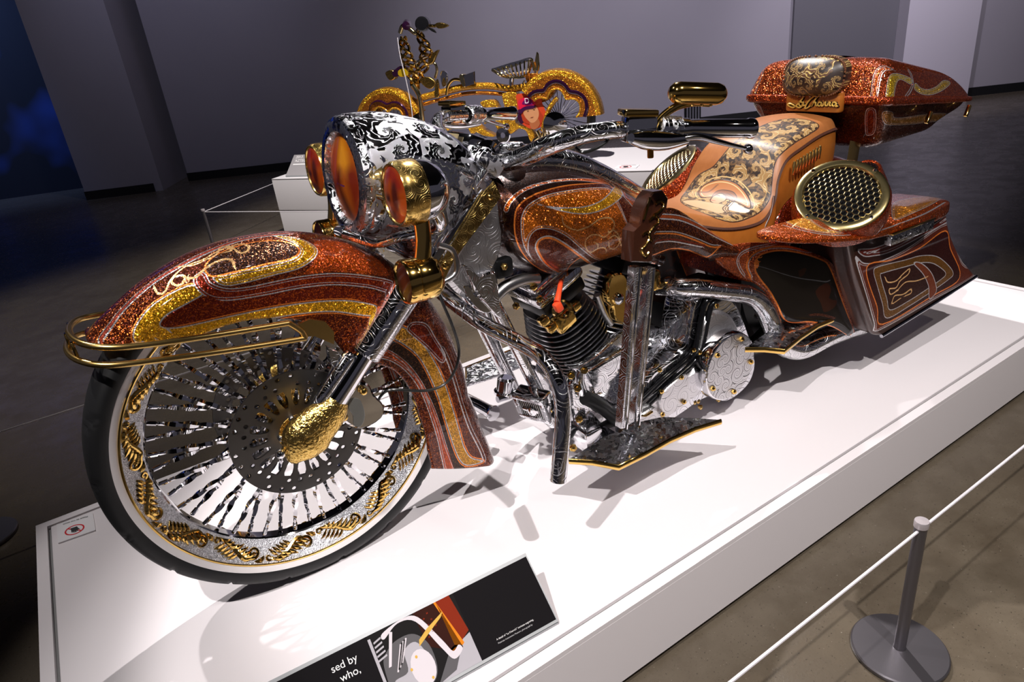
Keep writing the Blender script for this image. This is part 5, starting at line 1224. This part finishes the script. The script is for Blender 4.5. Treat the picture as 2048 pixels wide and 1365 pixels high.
blay = [
 ('fill', b4([(650, 700), (760, 690), (900, 640), (1180, 530), (1310, 440), (1330, 475), (1190, 560), (900, 710), (760, 745), (690, 745)]), (.12, .012, .006), .1, [(0, .0016, SIL), (-.008, .0008, SIL)]),
 ('fill', b4([(632, 760), (690, 800), (800, 790), (1000, 700), (1310, 500), (1360, 640), (1420, 800), (1505, 890), (1200, 1070), (800, 1295), (770, 1240), (720, 1060)]), (.13, .022, .010), .1, [(0, .0018, SIL), (-.006, .0008, SIL)]),
 ('fill', b4([(712, 832), (900, 775), (1100, 690), (1292, 560), (1330, 690), (1400, 905), (1200, 1040), (832, 1250), (790, 1120)]), (.035, .005, .005), .1, [(0, .002, ORG)]),
 ('fill', b4([(765, 862), (800, 825), (1000, 775), (1110, 745), (1230, 750), (1320, 820), (1352, 880), (1310, 925), (1190, 1010), (1020, 1120), (862, 1205), (830, 1100), (790, 960)]), (.15, .060, .008), .2, S1),
 ('fill', b4([(815, 895), (840, 870), (1000, 825), (1110, 797), (1200, 800), (1280, 850), (1296, 885), (1260, 920), (1160, 990), (1020, 1080), (888, 1145), (862, 1060)]), (.032, .006, .004), .1, S1),
 ('fill', b4([(1060, 800), (1115, 800), (1190, 870), (1228, 980), (1215, 1030), (1175, 1060), (1170, 970), (1130, 880)]), (.20, .040, .012), .1, [(0, .0014, SIL)]),
 ('line', b4([(850, 905), (870, 940), (930, 930), (980, 880), (1030, 840), (1020, 880), (960, 930), (930, 980), (880, 990), (890, 1030), (940, 1000)]), 0, 0, [(0, .002, TAN)]),
 ('line', b4([(940, 1000), (1000, 940), (1080, 930), (1160, 900)]), 0, 0, [(0, .0018, TAN)]), ('line', b4([(900, 1090), (920, 1040), (980, 1030), (1040, 990), (1040, 1020), (1000, 1040)]), 0, 0, [(0, .0018, TAN)]), ('line', b4([(960, 1060), (900, 1100), (905, 1070)]), 0, 0, [(0, .0016, TAN)])]
bags = []
for side in (1, -1):
    e, b = bag(side); bags.append((e, b))
paint(bags[0][1], blay, BRN, .05, region=lambda c: (c[:, 1] < -.39), name='saddlebag_paint', metal=.35)
me0, me1 = bags[0][1].data, bags[1][1].data
for a in list(me0.attributes):
    if a.name.startswith('L') and a.data_type == 'FLOAT':
        v = np.zeros(len(me0.vertices), np.float32); a.data.foreach_get('value', v); b = me1.attributes.new(a.name, 'FLOAT', 'POINT'); b.data.foreach_set('value', v)
me1.materials.clear(); me1.materials.append(me0.materials[0])
# lids
LO = [(1.275, -.285), (1.285, -.335), (1.33, -.375), (1.42, -.408), (1.55, -.428), (1.75, -.432), (1.92, -.424), (2.03, -.405), (2.058, -.36), (2.055, -.28), (2.02, -.225), (1.80, -.205), (1.55, -.205), (1.38, -.225), (1.30, -.25)]
SPN = Vector((-.52, -.34, .78)).normalized(); SPC = Vector((1.565, -.325, .606))+SPN*.026
def lid(side, e):
    base = smooth_path(LO, 11, True); cx, cy = 1.66, -.315; rows, uvr = [], []
    for (ins_, hf) in smooth_path([(0.03, -.6), (.0, -.4), (0, .12), (.012, .30), (.07, .52), (.20, .74), (.40, .90), (.65, 1.0), (.98, 1.02)], 5):
        R_, U_ = [], []
        for (x, y) in base:
            X, Y_ = x+(cx-x)*ins_, y+(cy-y)*ins_
            zb = np.interp(x, [1.28, 1.55, 2.05], [.566, .518, .498]); hh = np.interp(X, [1.27, 1.38, 1.52, 1.66, 1.80, 2.06], [.022, .016, .010, .020, .046, .042])
            R_.append((X, Y_*side, zb+hh*hf)); U_.append((X, Y_+ (0 if hf > .1 else -.08*(.12-hf))))
        rows.append(R_); uvr.append(U_)
    m = MB(); m.grid(rows, close_v=True, vuv=uvr); m.ngon(rows[0]); return m.build('lid', M['chrome'], e)
lids = [lid(1, bags[0][0]), lid(-1, bags[1][0])]
llay = [('fill', b4([(110, 490), (170, 440), (230, 380), (260, 420), (300, 480), (420, 550), (560, 575), (400, 575), (250, 545)]), (.48, .18, .012), 1.0, SS),
        ('fill', b4([(900, 400), (920, 350), (1000, 325), (1150, 305), (1285, 295), (1200, 360), (1050, 430), (920, 480)]), (.42, .15, .012), 1.0, SS),
        ('line', b4([(100, 520), (250, 560), (420, 590), (600, 590), (800, 560), (1000, 490), (1150, 430), (1290, 350)]), 0, 0, [(0, .0018, SIL)])]
paint(lids[0], llay, (.24, .034, .003), 1.0, region=lambda c: (c[:, 1] < 0), name='lid_metalflake_paint')
me0, me1 = lids[0].data, lids[1].data
for a in list(me0.attributes):
    if a.name.startswith('L') and a.data_type == 'FLOAT':
        v = np.zeros(len(me0.vertices), np.float32); a.data.foreach_get('value', v); b = me1.attributes.new(a.name, 'FLOAT', 'POINT'); b.data.foreach_set('value', v)
me1.materials.clear(); me1.materials.append(me0.materials[0]); LIDM = me0.materials[0]
FLK = flake_paint('plain_orange_metalflake', [], (.20, .022, .005), .95)
def grille(c, n, R, cell, m, thick=.0016):
    n = Vector(n).normalized(); u = n.orthogonal().normalized(); v = n.cross(u); seen = set(); N = int(R/cell)+2
    for i in range(-N, N+1):
        for j in range(-N, N+1):
            hx = cell*math.sqrt(3)*(i+.5*(j & 1)); hy = cell*1.5*j
            for k in range(6):
                a0_, a1_ = math.pi/6+k*math.pi/3, math.pi/6+(k+1)*math.pi/3
                p = (hx+cell*math.cos(a0_), hy+cell*math.sin(a0_)); q = (hx+cell*math.cos(a1_), hy+cell*math.sin(a1_))
                if math.hypot(*p) > R or math.hypot(*q) > R: continue
                key = (round((p[0]+q[0])*4000), round((p[1]+q[1])*4000))
                if key in seen: continue
                seen.add(key); dome = lambda w_: .012*(1-(w_[0]**2+w_[1]**2)/R**2)
                m.tube([c+u*p[0]+v*p[1]+n*dome(p), c+u*q[0]+v*q[1]+n*dome(q)], thick, 4, caps=False, sm=1)
    return m
for si, side in enumerate((1, -1)):
    e = bags[si][0]; c = Vector((SPC.x, SPC.y*side, SPC.z)); n = Vector((SPN.x, SPN.y*side, SPN.z))
    MB().lathe([(.124, .0), (.129, -.010), (.131, -.066)], c, n, 48).build('speaker_pod', FLK, e)
    MB().lathe([(.098, .002), (.102, .008), (.114, .010), (.122, .006), (.124, -.002)], c, n, 48).build('speaker_ring', plain('antique_gold', (.52, .42, .20), .22, 1), e)
    MB().lathe([(0, -.004), (.1, -.004)], c, n, 40).build('speaker_cone', M['black'], e)
    grille(c+n*.001, n, .104, .0098, MB()).build('speaker_grille', plain('antique_gold_mesh', (.50, .42, .24), .25, 1), e)
    for k in range(4): a = TAU*k/4+.6; u = n.orthogonal().normalized(); v = n.cross(u); MB().ball(c+(u*math.cos(a)+v*math.sin(a))*.113+n*.009, .006, 8).build('ring_screw', M['chrome'], e)
    tc = Vector((1.752, -.285*side, .655)); tn_ = Vector((-.55, -.2*side, .8)).normalized()
    MB().lathe([(.030, .0), (.035, .004), (.040, -.002), (.046, -.03), (.055, -.07)], tc, tn_, 32).build('tweeter_pod', FLK, e)
    MB().lathe([(0, .003), (.02, .002), (.031, -.001)], tc, tn_, 28).build('tweeter_cone', M['black'], e)
    grille(tc+tn_*.0, tn_, .029, .005, MB(), .0008).build('tweeter_grille', M['chrome_dark'], e)
    hp_ = [W(1776, 478, y=-.43), W(1862, 444, y=-.43)]; d_ = (hp_[1]-hp_[0]); cc_ = (hp_[0]+hp_[1])/2+Vector((0, 0, -.004)); cc_.y *= side
    MB().box(cc_, (d_.length, .022, .034), rot=Euler((0, -math.atan2(d_.z, d_.x), 0)), bev=.004).build('latch', M['eng_fine'], e)
    MB().box(cc_+Vector((0, -.004*side, .018)), (d_.length, .020, .006), rot=Euler((0, -math.atan2(d_.z, d_.x), 0)), bev=.002).build('latch_cap', M['gold'], e)
    bt = [rows_ for rows_ in ((1.69, -.425, .172), (1.95, -.426, .188), (2.255, -.425, .208))]
    MB().tube([(x, y*side, z-.004) for x, y, z in bt], .006, 8, sm=1).build('bottom_trim', M['chrome_dark'], e)

# ---- tour pack
tpk = part('tour_pack'); TX0, TX1, THW = 1.85, 2.40, .262
def ring2(ins_, z, xi=0.0, R=.07, fr=0):
    x0, x1, hw = TX0+ins_+fr, TX1-ins_*1.3-xi, THW-ins_; pts = []
    arcs = [((x1-R, hw-R), 0), ((x0+R, hw-R), 90), ((x0+R, -hw+R), 180), ((x1-R, -hw+R), 270)]
    dense = []
    for ci, ((cx, cy), a0_) in enumerate(arcs):
        for k in range(13): a = math.radians(a0_+90*k/12); dense.append((cx+R*math.cos(a), cy+R*math.sin(a)))
        nxt = arcs[(ci+1) % 4]; n = 44
        p0 = dense[-1]; a = math.radians(nxt[1]); p1 = (nxt[0][0]+R*math.cos(a), nxt[0][1]+R*math.sin(a))
        for k in range(1, n): dense.append((p0[0]+(p1[0]-p0[0])*k/n, p0[1]+(p1[1]-p0[1])*k/n))
    return [(x, y, .835+(z-.835)*(1-.50*max(0, (x-TX0-.1))/(TX1-TX0))-.125*(x-TX0)) for x, y in dense]
def pak(lv, name):
    rows, uvr = [], []
    for (ins_, z, xi, R) in smooth_path(lv, 6):
        r = ring2(ins_, z, xi, R); rows.append(r); uvr.append([(x, z+.12*(x-TX0)*0+.8*min(0, abs(y)-THW)*1.0) for (x, y, zz) in r])
    m = MB(); m.grid(rows, close_v=True, vuv=uvr); m.ngon(rows[-1]); m.ngon(rows[0]); return m.build(name, M['chrome'], tpk)
body = pak([(.085, .690, .06, .05), (.060, .705, .04, .06), (.045, .74, .02, .065), (.022, .79, .0, .05), (.012, .822, 0, .045)], 'lower_case')
pak([(.006, .822, 0, .046), (-.004, .828, 0, .048), (-.004, .846, 0, .048), (.004, .850, 0, .046)], 'rim').data.materials[0] = FLK
topl = pak([(.004, .850, .0, .045), (.010, .870, .0, .045), (.022, .905, .01, .045), (.038, .938, .03, .045), (.062, .958, .05, .05), (.10, .966, .08, .07), (.16, .970, .12, .06), (.22, .971, .15, .03)], 'lid')
def v7(p): return crop(1548, 0, 4.096, p)
play = [('fill', v7([(790, 860), (800, 720), (815, 620), (850, 560), (900, 540), (960, 560), (1000, 580), (920, 575), (880, 620), (860, 720), (845, 860)]), (.36, .06, .012), .9, SS),
        ('fill', v7([(905, 890), (920, 760), (935, 650), (970, 605), (1040, 610), (1130, 650), (1120, 690), (1040, 650), (1005, 680), (985, 780), (970, 890)]), (.52, .32, .02), 1.0, SS),
        ('fill', v7([(1160, 680), (1200, 720), (1260, 735), (1330, 710), (1390, 660), (1445, 680), (1380, 740), (1290, 775), (1210, 770), (1150, 730)]), (.46, .26, .02), 1.0, SS),
        ('line', v7([(1010, 870), (1090, 800), (1140, 700), (1130, 620), (1110, 580)]), 0, 0, [(0, .002, SIL), (.008, .0014, SIL)])]
paint(topl, play, (.16, .020, .005), 1.0, region=lambda c: c[:, 1] < .05, name='tour_pack_lid_paint')
blay2 = [('fill', v7([(755, 905), (830, 905), (825, 1080), (770, 1110), (750, 1080)]), (.14, .016, .006), .6, SS), ('fill', v7([(890, 920), (970, 920), (985, 965), (1100, 960), (1250, 935), (1400, 930), (1400, 975), (1200, 1010), (1000, 1025), (905, 1010)]), (.30, .13, .012), .8, SS)]
paint(body, blay2, (.045, .006, .004), .5, region=lambda c: c[:, 1] < .0, name='tour_pack_case_paint')
# backrest and name pad
bc = W(1642, 148, x=1.80); 
def pad(cx, cy, w_, h_, x, d_, nm, mat, ex=3.2, bul=.03):
    c = W(cx, cy, x=x); rows, uvr = [], []
    for q, dep in ((1.0, 0), (1.02, -d_*.4), (1.0, -d_*.75), (.93, -d_*.95), (.8, -d_-bul*.3), (.55, -d_-bul*.7), (.25, -d_-bul*.95), (.01, -d_-bul)):
        r_, u_ = [], []
        for k in range(48):
            a = TAU*k/48; ca, sa = math.cos(a), math.sin(a); y = w_*q*math.copysign(abs(ca)**(2/ex), ca); z = h_*q*math.copysign(abs(sa)**(2/ex), sa)
            r_.append((c.x+dep+.12*z, c.y+y, c.z+z)); u_.append((y, z))
        rows.append(r_); uvr.append(u_)
    return c, MB().grid(rows, close_v=True, vuv=uvr).build(nm, mat, tpk)
def tooled_dark(spec=None):
    t = NT('dark_tooled_leather'); sx = t.n('ShaderNodeSeparateXYZ'); t.set(sx.inputs[0], t.obj()); cb_ = t.n('ShaderNodeCombineXYZ'); t.set(cb_.inputs[0], sx.outputs[1]); t.set(cb_.inputs[1], sx.outputs[2])
    m = scroll_mask(t, cb_.outputs[0], 26, 3.2, 7.0, lo=-.1); e = t.rng(t.math('ABSOLUTE', t.math('SUBTRACT', m, .5)), .34, .10)
    return t.out(Base_Color=t.mix(e, t.mix(m, (.022, .011, .008), (.10, .045, .022)), (.55, .40, .13)), Roughness=.42, Normal=t.bump(m, .002, .6), Coat_Weight=.1)
c, _ = pad(1640, 150, .106, .058, 1.845, .045, 'backrest_pad', tooled_dark(), 3.0)
lb = MB()
for k in range(64):
    a = TAU*k/64; ca, sa = math.cos(a), math.sin(a); ex = 3.0; y = .107*math.copysign(abs(ca)**(2/ex), ca); z = .059*math.copysign(abs(sa)**(2/ex), sa)
    lb.ball((c.x-.036+.12*z, c.y+y, c.z+z), .0042, 6)
lb.build('backrest_lacing', plain('brown_lacing', (.13, .05, .022), .4), tpk)
c2 = W(1632, 203, x=1.842); hw_, hh_ = .098, .031
MB().box(c2+Vector((-.008, 0, 0)), (.03, hw_*2, hh_*2), bev=.008).build('name_patch', M['leather'], tpk)
# the name in script, drawn stroke by stroke
strokes = [[(590, 878-600), (640, 800-600)]]
def nm_(p): return [W(1548+a/4.096, b/4.096, x=c2.x-.026) for a, b in p]
nmb = MB(); nsh = MB()
for st_ in ([(195, 790), (235, 775), (240, 800), (200, 850), (165, 880), (130, 870), (115, 855), (140, 850), (180, 870), (215, 882), (240, 862)],
            [(240, 840), (215, 835), (210, 860), (230, 868), (245, 840), (243, 865), (262, 860)],
            [(345, 790), (335, 785), (300, 815), (272, 850), (258, 885), (275, 885), (300, 868)],
            [(375, 778), (345, 810), (310, 870), (325, 845), (345, 838), (345, 860), (358, 868)],
            [(392, 842), (372, 838), (362, 858), (378, 868), (395, 845), (392, 866), (405, 866)],
            [(405, 866), (418, 840), (428, 838), (424, 862), (440, 866)], [(440, 866), (452, 840), (464, 838), (458, 862), (474, 866)],
            [(512, 842), (490, 838), (480, 858), (495, 870), (514, 846), (510, 872), (525, 868)]):
    P = nm_(st_); nmb.tube([p+Vector((-.0025, 0, 0)) for p in P], .0025, 6, sm=4); nsh.tube([p+Vector((.0035, -.0012, -.0016)) for p in P], .0036, 6, sm=4)
nsh.build('name_shadow', M['black'], tpk); nmb.build('name_script', plain('gold_paint', (.72, .47, .10), .4, .25), tpk)
for s in (-1, 1):
    MB().tube([(1.90, s*.15, .70), (1.875, s*.16, .64), (1.83, s*.17, .56)], .016, 6, sq=(1.8, .35), sm=1).build('gold_support', M['gold_satin'], tpk)
for a, b in ((1857, 235), (1935, 222)): MB().box(W(a, b, y=-.268), (.012, .012, .04), rot=Euler((0, .5, 0)), bev=.003).build('hinge', M['gold'], tpk)
# ================================================================== lowrider bicycle on the second plinth
bc_ = empty('lowrider_bicycle', QA+Qd*1.45+Qn*.40+Vector((0, 0, QZ))); BO = bc_.location.copy()
tag(bc_, 'gold and orange lowrider bicycle with scroll frame on the white two-tier plinth', 'bicycle')
def B(px, py, off=0.0):
    p0 = QA+Qn*(.40-off); r = Vector(_R @ np.array([(px-1024)/CF, -(py-682.5)/CF, -1.0])); C = Vector(CAM); k = (p0-C).dot(Qn)/r.dot(Qn)
    return C+r*k-BO
def bpart(n): e = empty(n); e.parent = bc_; return e
def bplate(pts, nm, mat, parent=None, off=.02, th=.04, sm=True, bev=.003):
    P = smooth_path(pts, 3, True) if sm else pts
    return MB().plate([B(a, b, off) for a, b in P], Qn*th, bev).build(nm, mat, parent or bc_)
def btube(pts, r, nm, mat, parent=None, off=0.0, n=10): return MB().tube([B(a, b, off) for a, b in pts], r, n).build(nm, mat, parent or bc_)
GF = flake_paint('gold_metalflake', [], (.46, .20, .012), 1.0); OF = flake_paint('orange_gold_metalflake', [], (.34, .11, .010), .8); PUR = plain('purple_candy', (.035, .006, .035), .12, .5, Coat_Weight=1.0)
M['cage'] = plain('pale_gold_plate', (.80, .66, .36), .16, 1)
fw = (787, 262); rwc = (1118, 236)
def wheel(cp, rad, nm):
    e = bpart(nm); c = B(*cp); c.z = max(c.z, rad); 
    MB().lathe([(rad*.86, -.02), (rad*.95, -.024), (rad, -.012), (rad, .012), (rad*.95, .024), (rad*.86, .02)], c, Qn, 56).build('tyre', M['rubber'], e)
    MB().lathe([(rad*.80, -.021), (rad*.88, -.0215), (rad*.88, .0215), (rad*.80, .021)], c, Qn, 56).build('rim', M['cage'], e)
    MB().lathe([(0, -.05), (.03, -.045), (.035, 0), (.03, .045), (0, .05)], c, Qn, 20).build('hub', M['chrome'], e)
    u = Qd; v = Vector((0, 0, 1)); sp = MB().tube([Vector((0, 0, .02)), Vector((0, 0, rad*.82))], .003, 5, sm=1).build('spoke', M['chrome'], e)
    for k in range(28):
        o = sp if k == 0 else dup(sp, e); a = TAU*k/28; d = u*math.cos(a)+v*math.sin(a); o.matrix_local = Matrix.Translation(c) @ d.to_track_quat('Z', 'Y').to_matrix().to_4x4()
    return e, c
RAD = .255
e1, c1 = wheel(fw, RAD, 'front_wheel'); e2, c2_ = wheel(rwc, RAD, 'rear_wheel')
def fender(c, a0, a1, nm, lobes):
    e = bpart(nm); u, v = Qd, Vector((0, 0, 1)); rows = []
    R0, R1 = RAD*1.10, RAD*1.22
    def P(r, a, o): return c+u*r*math.cos(a)+v*r*math.sin(a)+Qn*o
    for k in range(37):
        a = math.radians(a0+(a1-a0)*k/36); rows.append([P(RAD*1.08, a, -.055), P(R1-.02, a, -.056), P(R1-.004, a, -.048), P(R1, a, -.03), P(R1+.006, a, 0), P(R1, a, .03), P(R1-.004, a, .048), P(R1-.02, a, .056), P(RAD*1.08, a, .055)])
    MB().grid(rows).build('crown', GF, e)
    # side skirts with the scalloped inner edge
    for o_ in (-.055, .055):
        pts = [P(RAD*1.16, math.radians(a0+(a1-a0)*k/24), o_) for k in range(25)]
        inn = []
        for k in range(24, -1, -1):
            t_ = k/24; inn.append(P(RAD*(.56+.20*abs(math.sin(t_*math.pi*lobes))), math.radians(a0+(a1-a0)*t_), o_))
        MB().plate(pts+inn, Qn*.004).build('skirt', OF, e)
        bd = [P(RAD*(.78+.16*abs(math.sin(k/24*math.pi*lobes))), math.radians(a0+(a1-a0)*k/24), o_-.004) for k in range(25)]
        MB().tube(bd, .012, 6, sq=(1, .4), sm=2).build('purple_band', PUR, e)
        MB().tube([p+Qn*-.001 for p in inn], .007, 6, sm=2).build('skirt_edge', GF, e)
    return e
fender(c1, 25, 170, 'front_fender', 2.5); fender(c2_, 2, 140, 'rear_fender', 2.5)
# frame
frm = bpart('frame')
btube([(842, 196), (880, 186), (930, 174), (980, 172), (1020, 177), (1055, 172), (1085, 158), (1110, 152)], .024, 'top_tube', GF, frm, 0)
btube([(842, 210), (880, 200), (930, 188), (980, 186), (1030, 192)], .014, 'under_tube', OF, frm, 0)
bplate([(1005, 188), (1032, 186), (1034, 215), (1030, 245), (1044, 252), (1060, 256), (1068, 270), (1062, 284), (1052, 262), (1036, 258), (1022, 268), (1012, 262), (1000, 244), (1012, 232), (1008, 210)], 'scroll_panel', GF, frm, .03, .06)
bplate([(960, 205), (985, 200), (996, 216), (1004, 232), (1002, 252), (998, 262), (990, 250), (992, 232), (984, 222), (972, 246), (968, 246), (974, 224)], 'hook_scroll', GF, frm, .03, .06)
bplate([(905, 238), (918, 232), (936, 236), (950, 244), (966, 258), (990, 273), (968, 272), (952, 264), (944, 270), (936, 258), (928, 246), (914, 246)], 'flame_scroll', GF, frm, .03, .06)
bplate([(884, 252), (892, 240), (902, 236), (912, 240), (904, 246), (896, 262)], 'flame_scroll', GF, frm, .03, .06)
bplate([(1050, 150), (1075, 148), (1100, 158), (1110, 180), (1096, 200), (1078, 205), (1072, 190), (1060, 178)], 'rear_gusset', OF, frm, .02, .05)
btube([(1115, 195), (1100, 215), (1090, 240), (1085, 262)], .016, 'seat_stay', GF, frm, .03)
btube([(1112, 238), (1090, 265), (1070, 280)], .016, 'chain_stay', M['cage'], frm, .03)
# painted portrait panel: plain fields
pp_ = bpart('portrait_panel')
def art(nm, pts, col, lvl, sm=True): return bplate(pts, nm, plain('art_'+nm, col, .3), pp_, .036+lvl*.0012, .0012, sm, 0)
art('ground', [(1035, 188), (1078, 190), (1084, 205), (1092, 225), (1098, 238), (1078, 256), (1062, 258), (1044, 248), (1036, 236), (1034, 205)], (.62, .06, .02), 0)
art('dark_ground', [(1034, 222), (1044, 220), (1050, 236), (1044, 248), (1036, 240)], (.04, .006, .03), 1)
art('hair', [(1044, 222), (1070, 212), (1082, 226), (1088, 240), (1074, 250), (1050, 246), (1044, 236)], (.42, .045, .015), 2)
art('face', [(1047, 224), (1056, 215), (1070, 212), (1077, 222), (1077, 234), (1071, 243), (1063, 246), (1055, 240), (1049, 232)], (.62, .28, .13), 3)
art('neck', [(1060, 242), (1074, 236), (1080, 248), (1072, 258), (1062, 257)], (.42, .13, .05), 2.5)
art('cap', [(1036, 206), (1042, 198), (1056, 194), (1068, 200), (1070, 212), (1056, 215), (1042, 222)], (.70, .012, .06), 4)
art('cap_brim', [(1038, 222), (1048, 214), (1062, 211), (1072, 212), (1066, 217), (1050, 220), (1042, 228)], (.05, .006, .05), 5)
art('cap_badge', [(1044, 208), (1050, 199), (1060, 198), (1066, 208), (1056, 210)], (.16, .006, .10), 5)
for a, b in ((1056, 222), (1068, 219)): art('eye', [(a-2, b), (a, b-.7), (a+2, b), (a, b+.7)], (.05, .02, .015), 5, False)
art('mouth', [(1060, 235), (1064, 234.2), (1067, 233.5), (1064, 235.4)], (.36, .08, .05), 5, False)
txt('cap_lettering', 'D', .05, pp_, B(1049, 207, .048), Qd, Vector((0, 0, 1)), M['print_white'])
# front end: twisted columns, bars, lamp, mirror
fe_ = bpart('fork_and_handlebar')
def twist(pts, r, nm):
    m = MB(); P = smooth_path([B(a, b) for a, b in pts], 10); n = len(P)
    for q in range(3):
        Q = []
        for i, p in enumerate(P):
            a = i/n*TAU*2.2+q*TAU/3; w_ = r*(.5+math.sin(math.pi*i/n)); Q.append(Vector(p)+Qd*w_*math.cos(a)+Qn*w_*math.sin(a))
        m.tube(Q, .011, 6, sm=1)
    return m.build(nm, M['gold'], fe_)
twist([(806, 74), (812, 110), (824, 140), (832, 178)], .030, 'twisted_column'); twist([(838, 66), (850, 95), (852, 120), (838, 150), (830, 178)], .030, 'twisted_column')
btube([(800, 66), (806, 52), (820, 58), (832, 66), (842, 50)], .016, 'bar', M['cage'], fe_)
MB().lathe([(0, 0), (.040, .002), (.048, .01), (.048, .08), (.03, .10), (0, .10)], B(843, 48, .06), (Qn*1+Qd*-.3), 24).build('grip', M['black'], fe_)
MB().lathe([(0, 0), (.028, .004), (.032, .06), (.02, .09), (0, .09)], B(812, 52, .03), (Qn*1-Qd*.4+Vector((0, 0, .2))), 16).build('grip', PUR, fe_)
btube([(856, 51), (868, 52), (874, 50)], .010, 'lever_stem', M['gold'], fe_); bplate([(870, 48), (880, 45), (896, 51), (884, 57), (874, 56)], 'lever_finial', M['gold_hammer'], fe_, .01, .025)
bplate([(855, 55), (866, 58), (872, 66), (862, 62)], 'lever_blade', M['black_metal'], fe_, .02, .012)
bplate([(856, 118), (866, 106), (876, 100), (870, 114), (866, 124), (858, 128)], 'leaf', M['gold_hammer'], fe_, .02, .03)
bplate([(838, 160), (850, 154), (864, 158), (870, 168), (862, 178), (850, 174)], 'leaf', M['gold_hammer'], fe_, .02, .03)
btube([(850, 130), (868, 126), (874, 140), (870, 156)], .010, 'scroll', M['cage'], fe_); btube([(828, 130), (846, 116), (856, 112)], .010, 'scroll', M['chrome'], fe_)
btube([(826, 170), (838, 190), (842, 215), (846, 250)], .018, 'fork_leg', M['cage'], fe_, .05); btube([(826, 170), (838, 190), (842, 215), (846, 250)], .018, 'fork_leg', M['cage'], fe_, -.05)
bplate([(872, 160), (876, 166), (878, 190), (874, 196), (868, 190)], 'badge', M['gold_hammer'], fe_, .03, .02)
btube([(795, 75), (800, 110), (812, 160), (822, 210), (826, 246)], .0035, 'white_cable', M['cord'], fe_, .08, 6)
lm = bpart('lamp')
bplate([(796, 142), (806, 137), (816, 142), (814, 151), (802, 154), (796, 150)], 'yellow_shell', plain('yellow_candy', (.70, .45, .01), .15, .4, Coat_Weight=1.0), lm, .05, .09)
bplate([(784, 144), (800, 132), (808, 137), (798, 142), (798, 152), (788, 154)], 'purple_shell', PUR, lm, .045, .08); bplate([(770, 146), (782, 140), (790, 146), (788, 158), (778, 160)], 'gold_nose', M['gold_hammer'], lm, .03, .05)
mr = bpart('mirror'); btube([(893, 190), (896, 172), (906, 160), (920, 160), (928, 166)], .011, 'stalk', M['gold'], mr, .03)
bplate([(924, 152), (948, 143), (949, 168), (928, 175)], 'glass', plain('mirror_glass', (.62, .60, .64), .03, 1), mr, .05, .02, False); bplate([(918, 152), (926, 150), (930, 174), (922, 168)], 'shell', M['cage'], mr, .055, .05)
bplate([(880, 146), (888, 142), (894, 150), (892, 172), (884, 172)], 'round_mirror', M['chrome'], mr, -.03, .02)
# caged seat on its post
st_ = bpart('seat'); cg_ = MB()
for k in range(9):
    q = k/8; a = (986+60*q*1.2, 140-20*q); b = (1010+44*q, 154-2*q)
    cg_.tube([B(*a, .05), B((a[0]+b[0])/2, (a[1]+b[1])/2+3, .075), B(*b, .02)], .006, 6); cg_.tube([B(*a, -.05), B((a[0]+b[0])/2, (a[1]+b[1])/2+3, -.075), B(*b, -.02)], .006, 6)
cg_.tube([B(984, 140), B(1020, 130), B(1060, 118), B(1062, 130), B(1050, 152), B(1012, 154), B(984, 140)], .009, 6); cg_.build('wire_cage', M['cage'], st_)
bplate([(984, 138), (1020, 126), (1052, 118), (1056, 122), (1030, 132), (996, 142)], 'saddle', M['chrome'], st_, .05, .10)
bplate([(1056, 118), (1062, 128), (1066, 142), (1076, 142), (1078, 132), (1076, 108), (1073, 104), (1070, 124), (1064, 124)], 'tail_fan', M['cage'], st_, .01, .02, False)
btube([(1024, 156), (1023, 165), (1024, 176)], .016, 'seat_post', M['chrome'], st_); btube([(1072, 140), (1072, 152), (1066, 162)], .014, 'tail_post', M['chrome'], st_); btube([(1050, 160), (1044, 170), (1040, 178)], .006, 'valve', M['chrome'], st_)
# drive
dr = bpart('crank'); MB().lathe([(.02, -.06), (.05, -.058), (.055, -.05), (.02, -.045)], B(1012, 268), Qn, 20).build('sprocket', M['chrome'], dr)
for a, b, c, d in ((1074, 262, 1080, 280), (1086, 256, 1088, 276), (1098, 262, 1096, 280)): btube([(a, b), ((a+c)/2+2, (b+d)/2), (c, d)], .012, 'gold_peg', M['cage'], dr, .07)
MB().lathe([(0, -.02), (.06, -.01), (.085, .0), (.06, .01)], B(1110, 250, .07), Qn, 28).build('disc_cover', M['chrome'], dr)
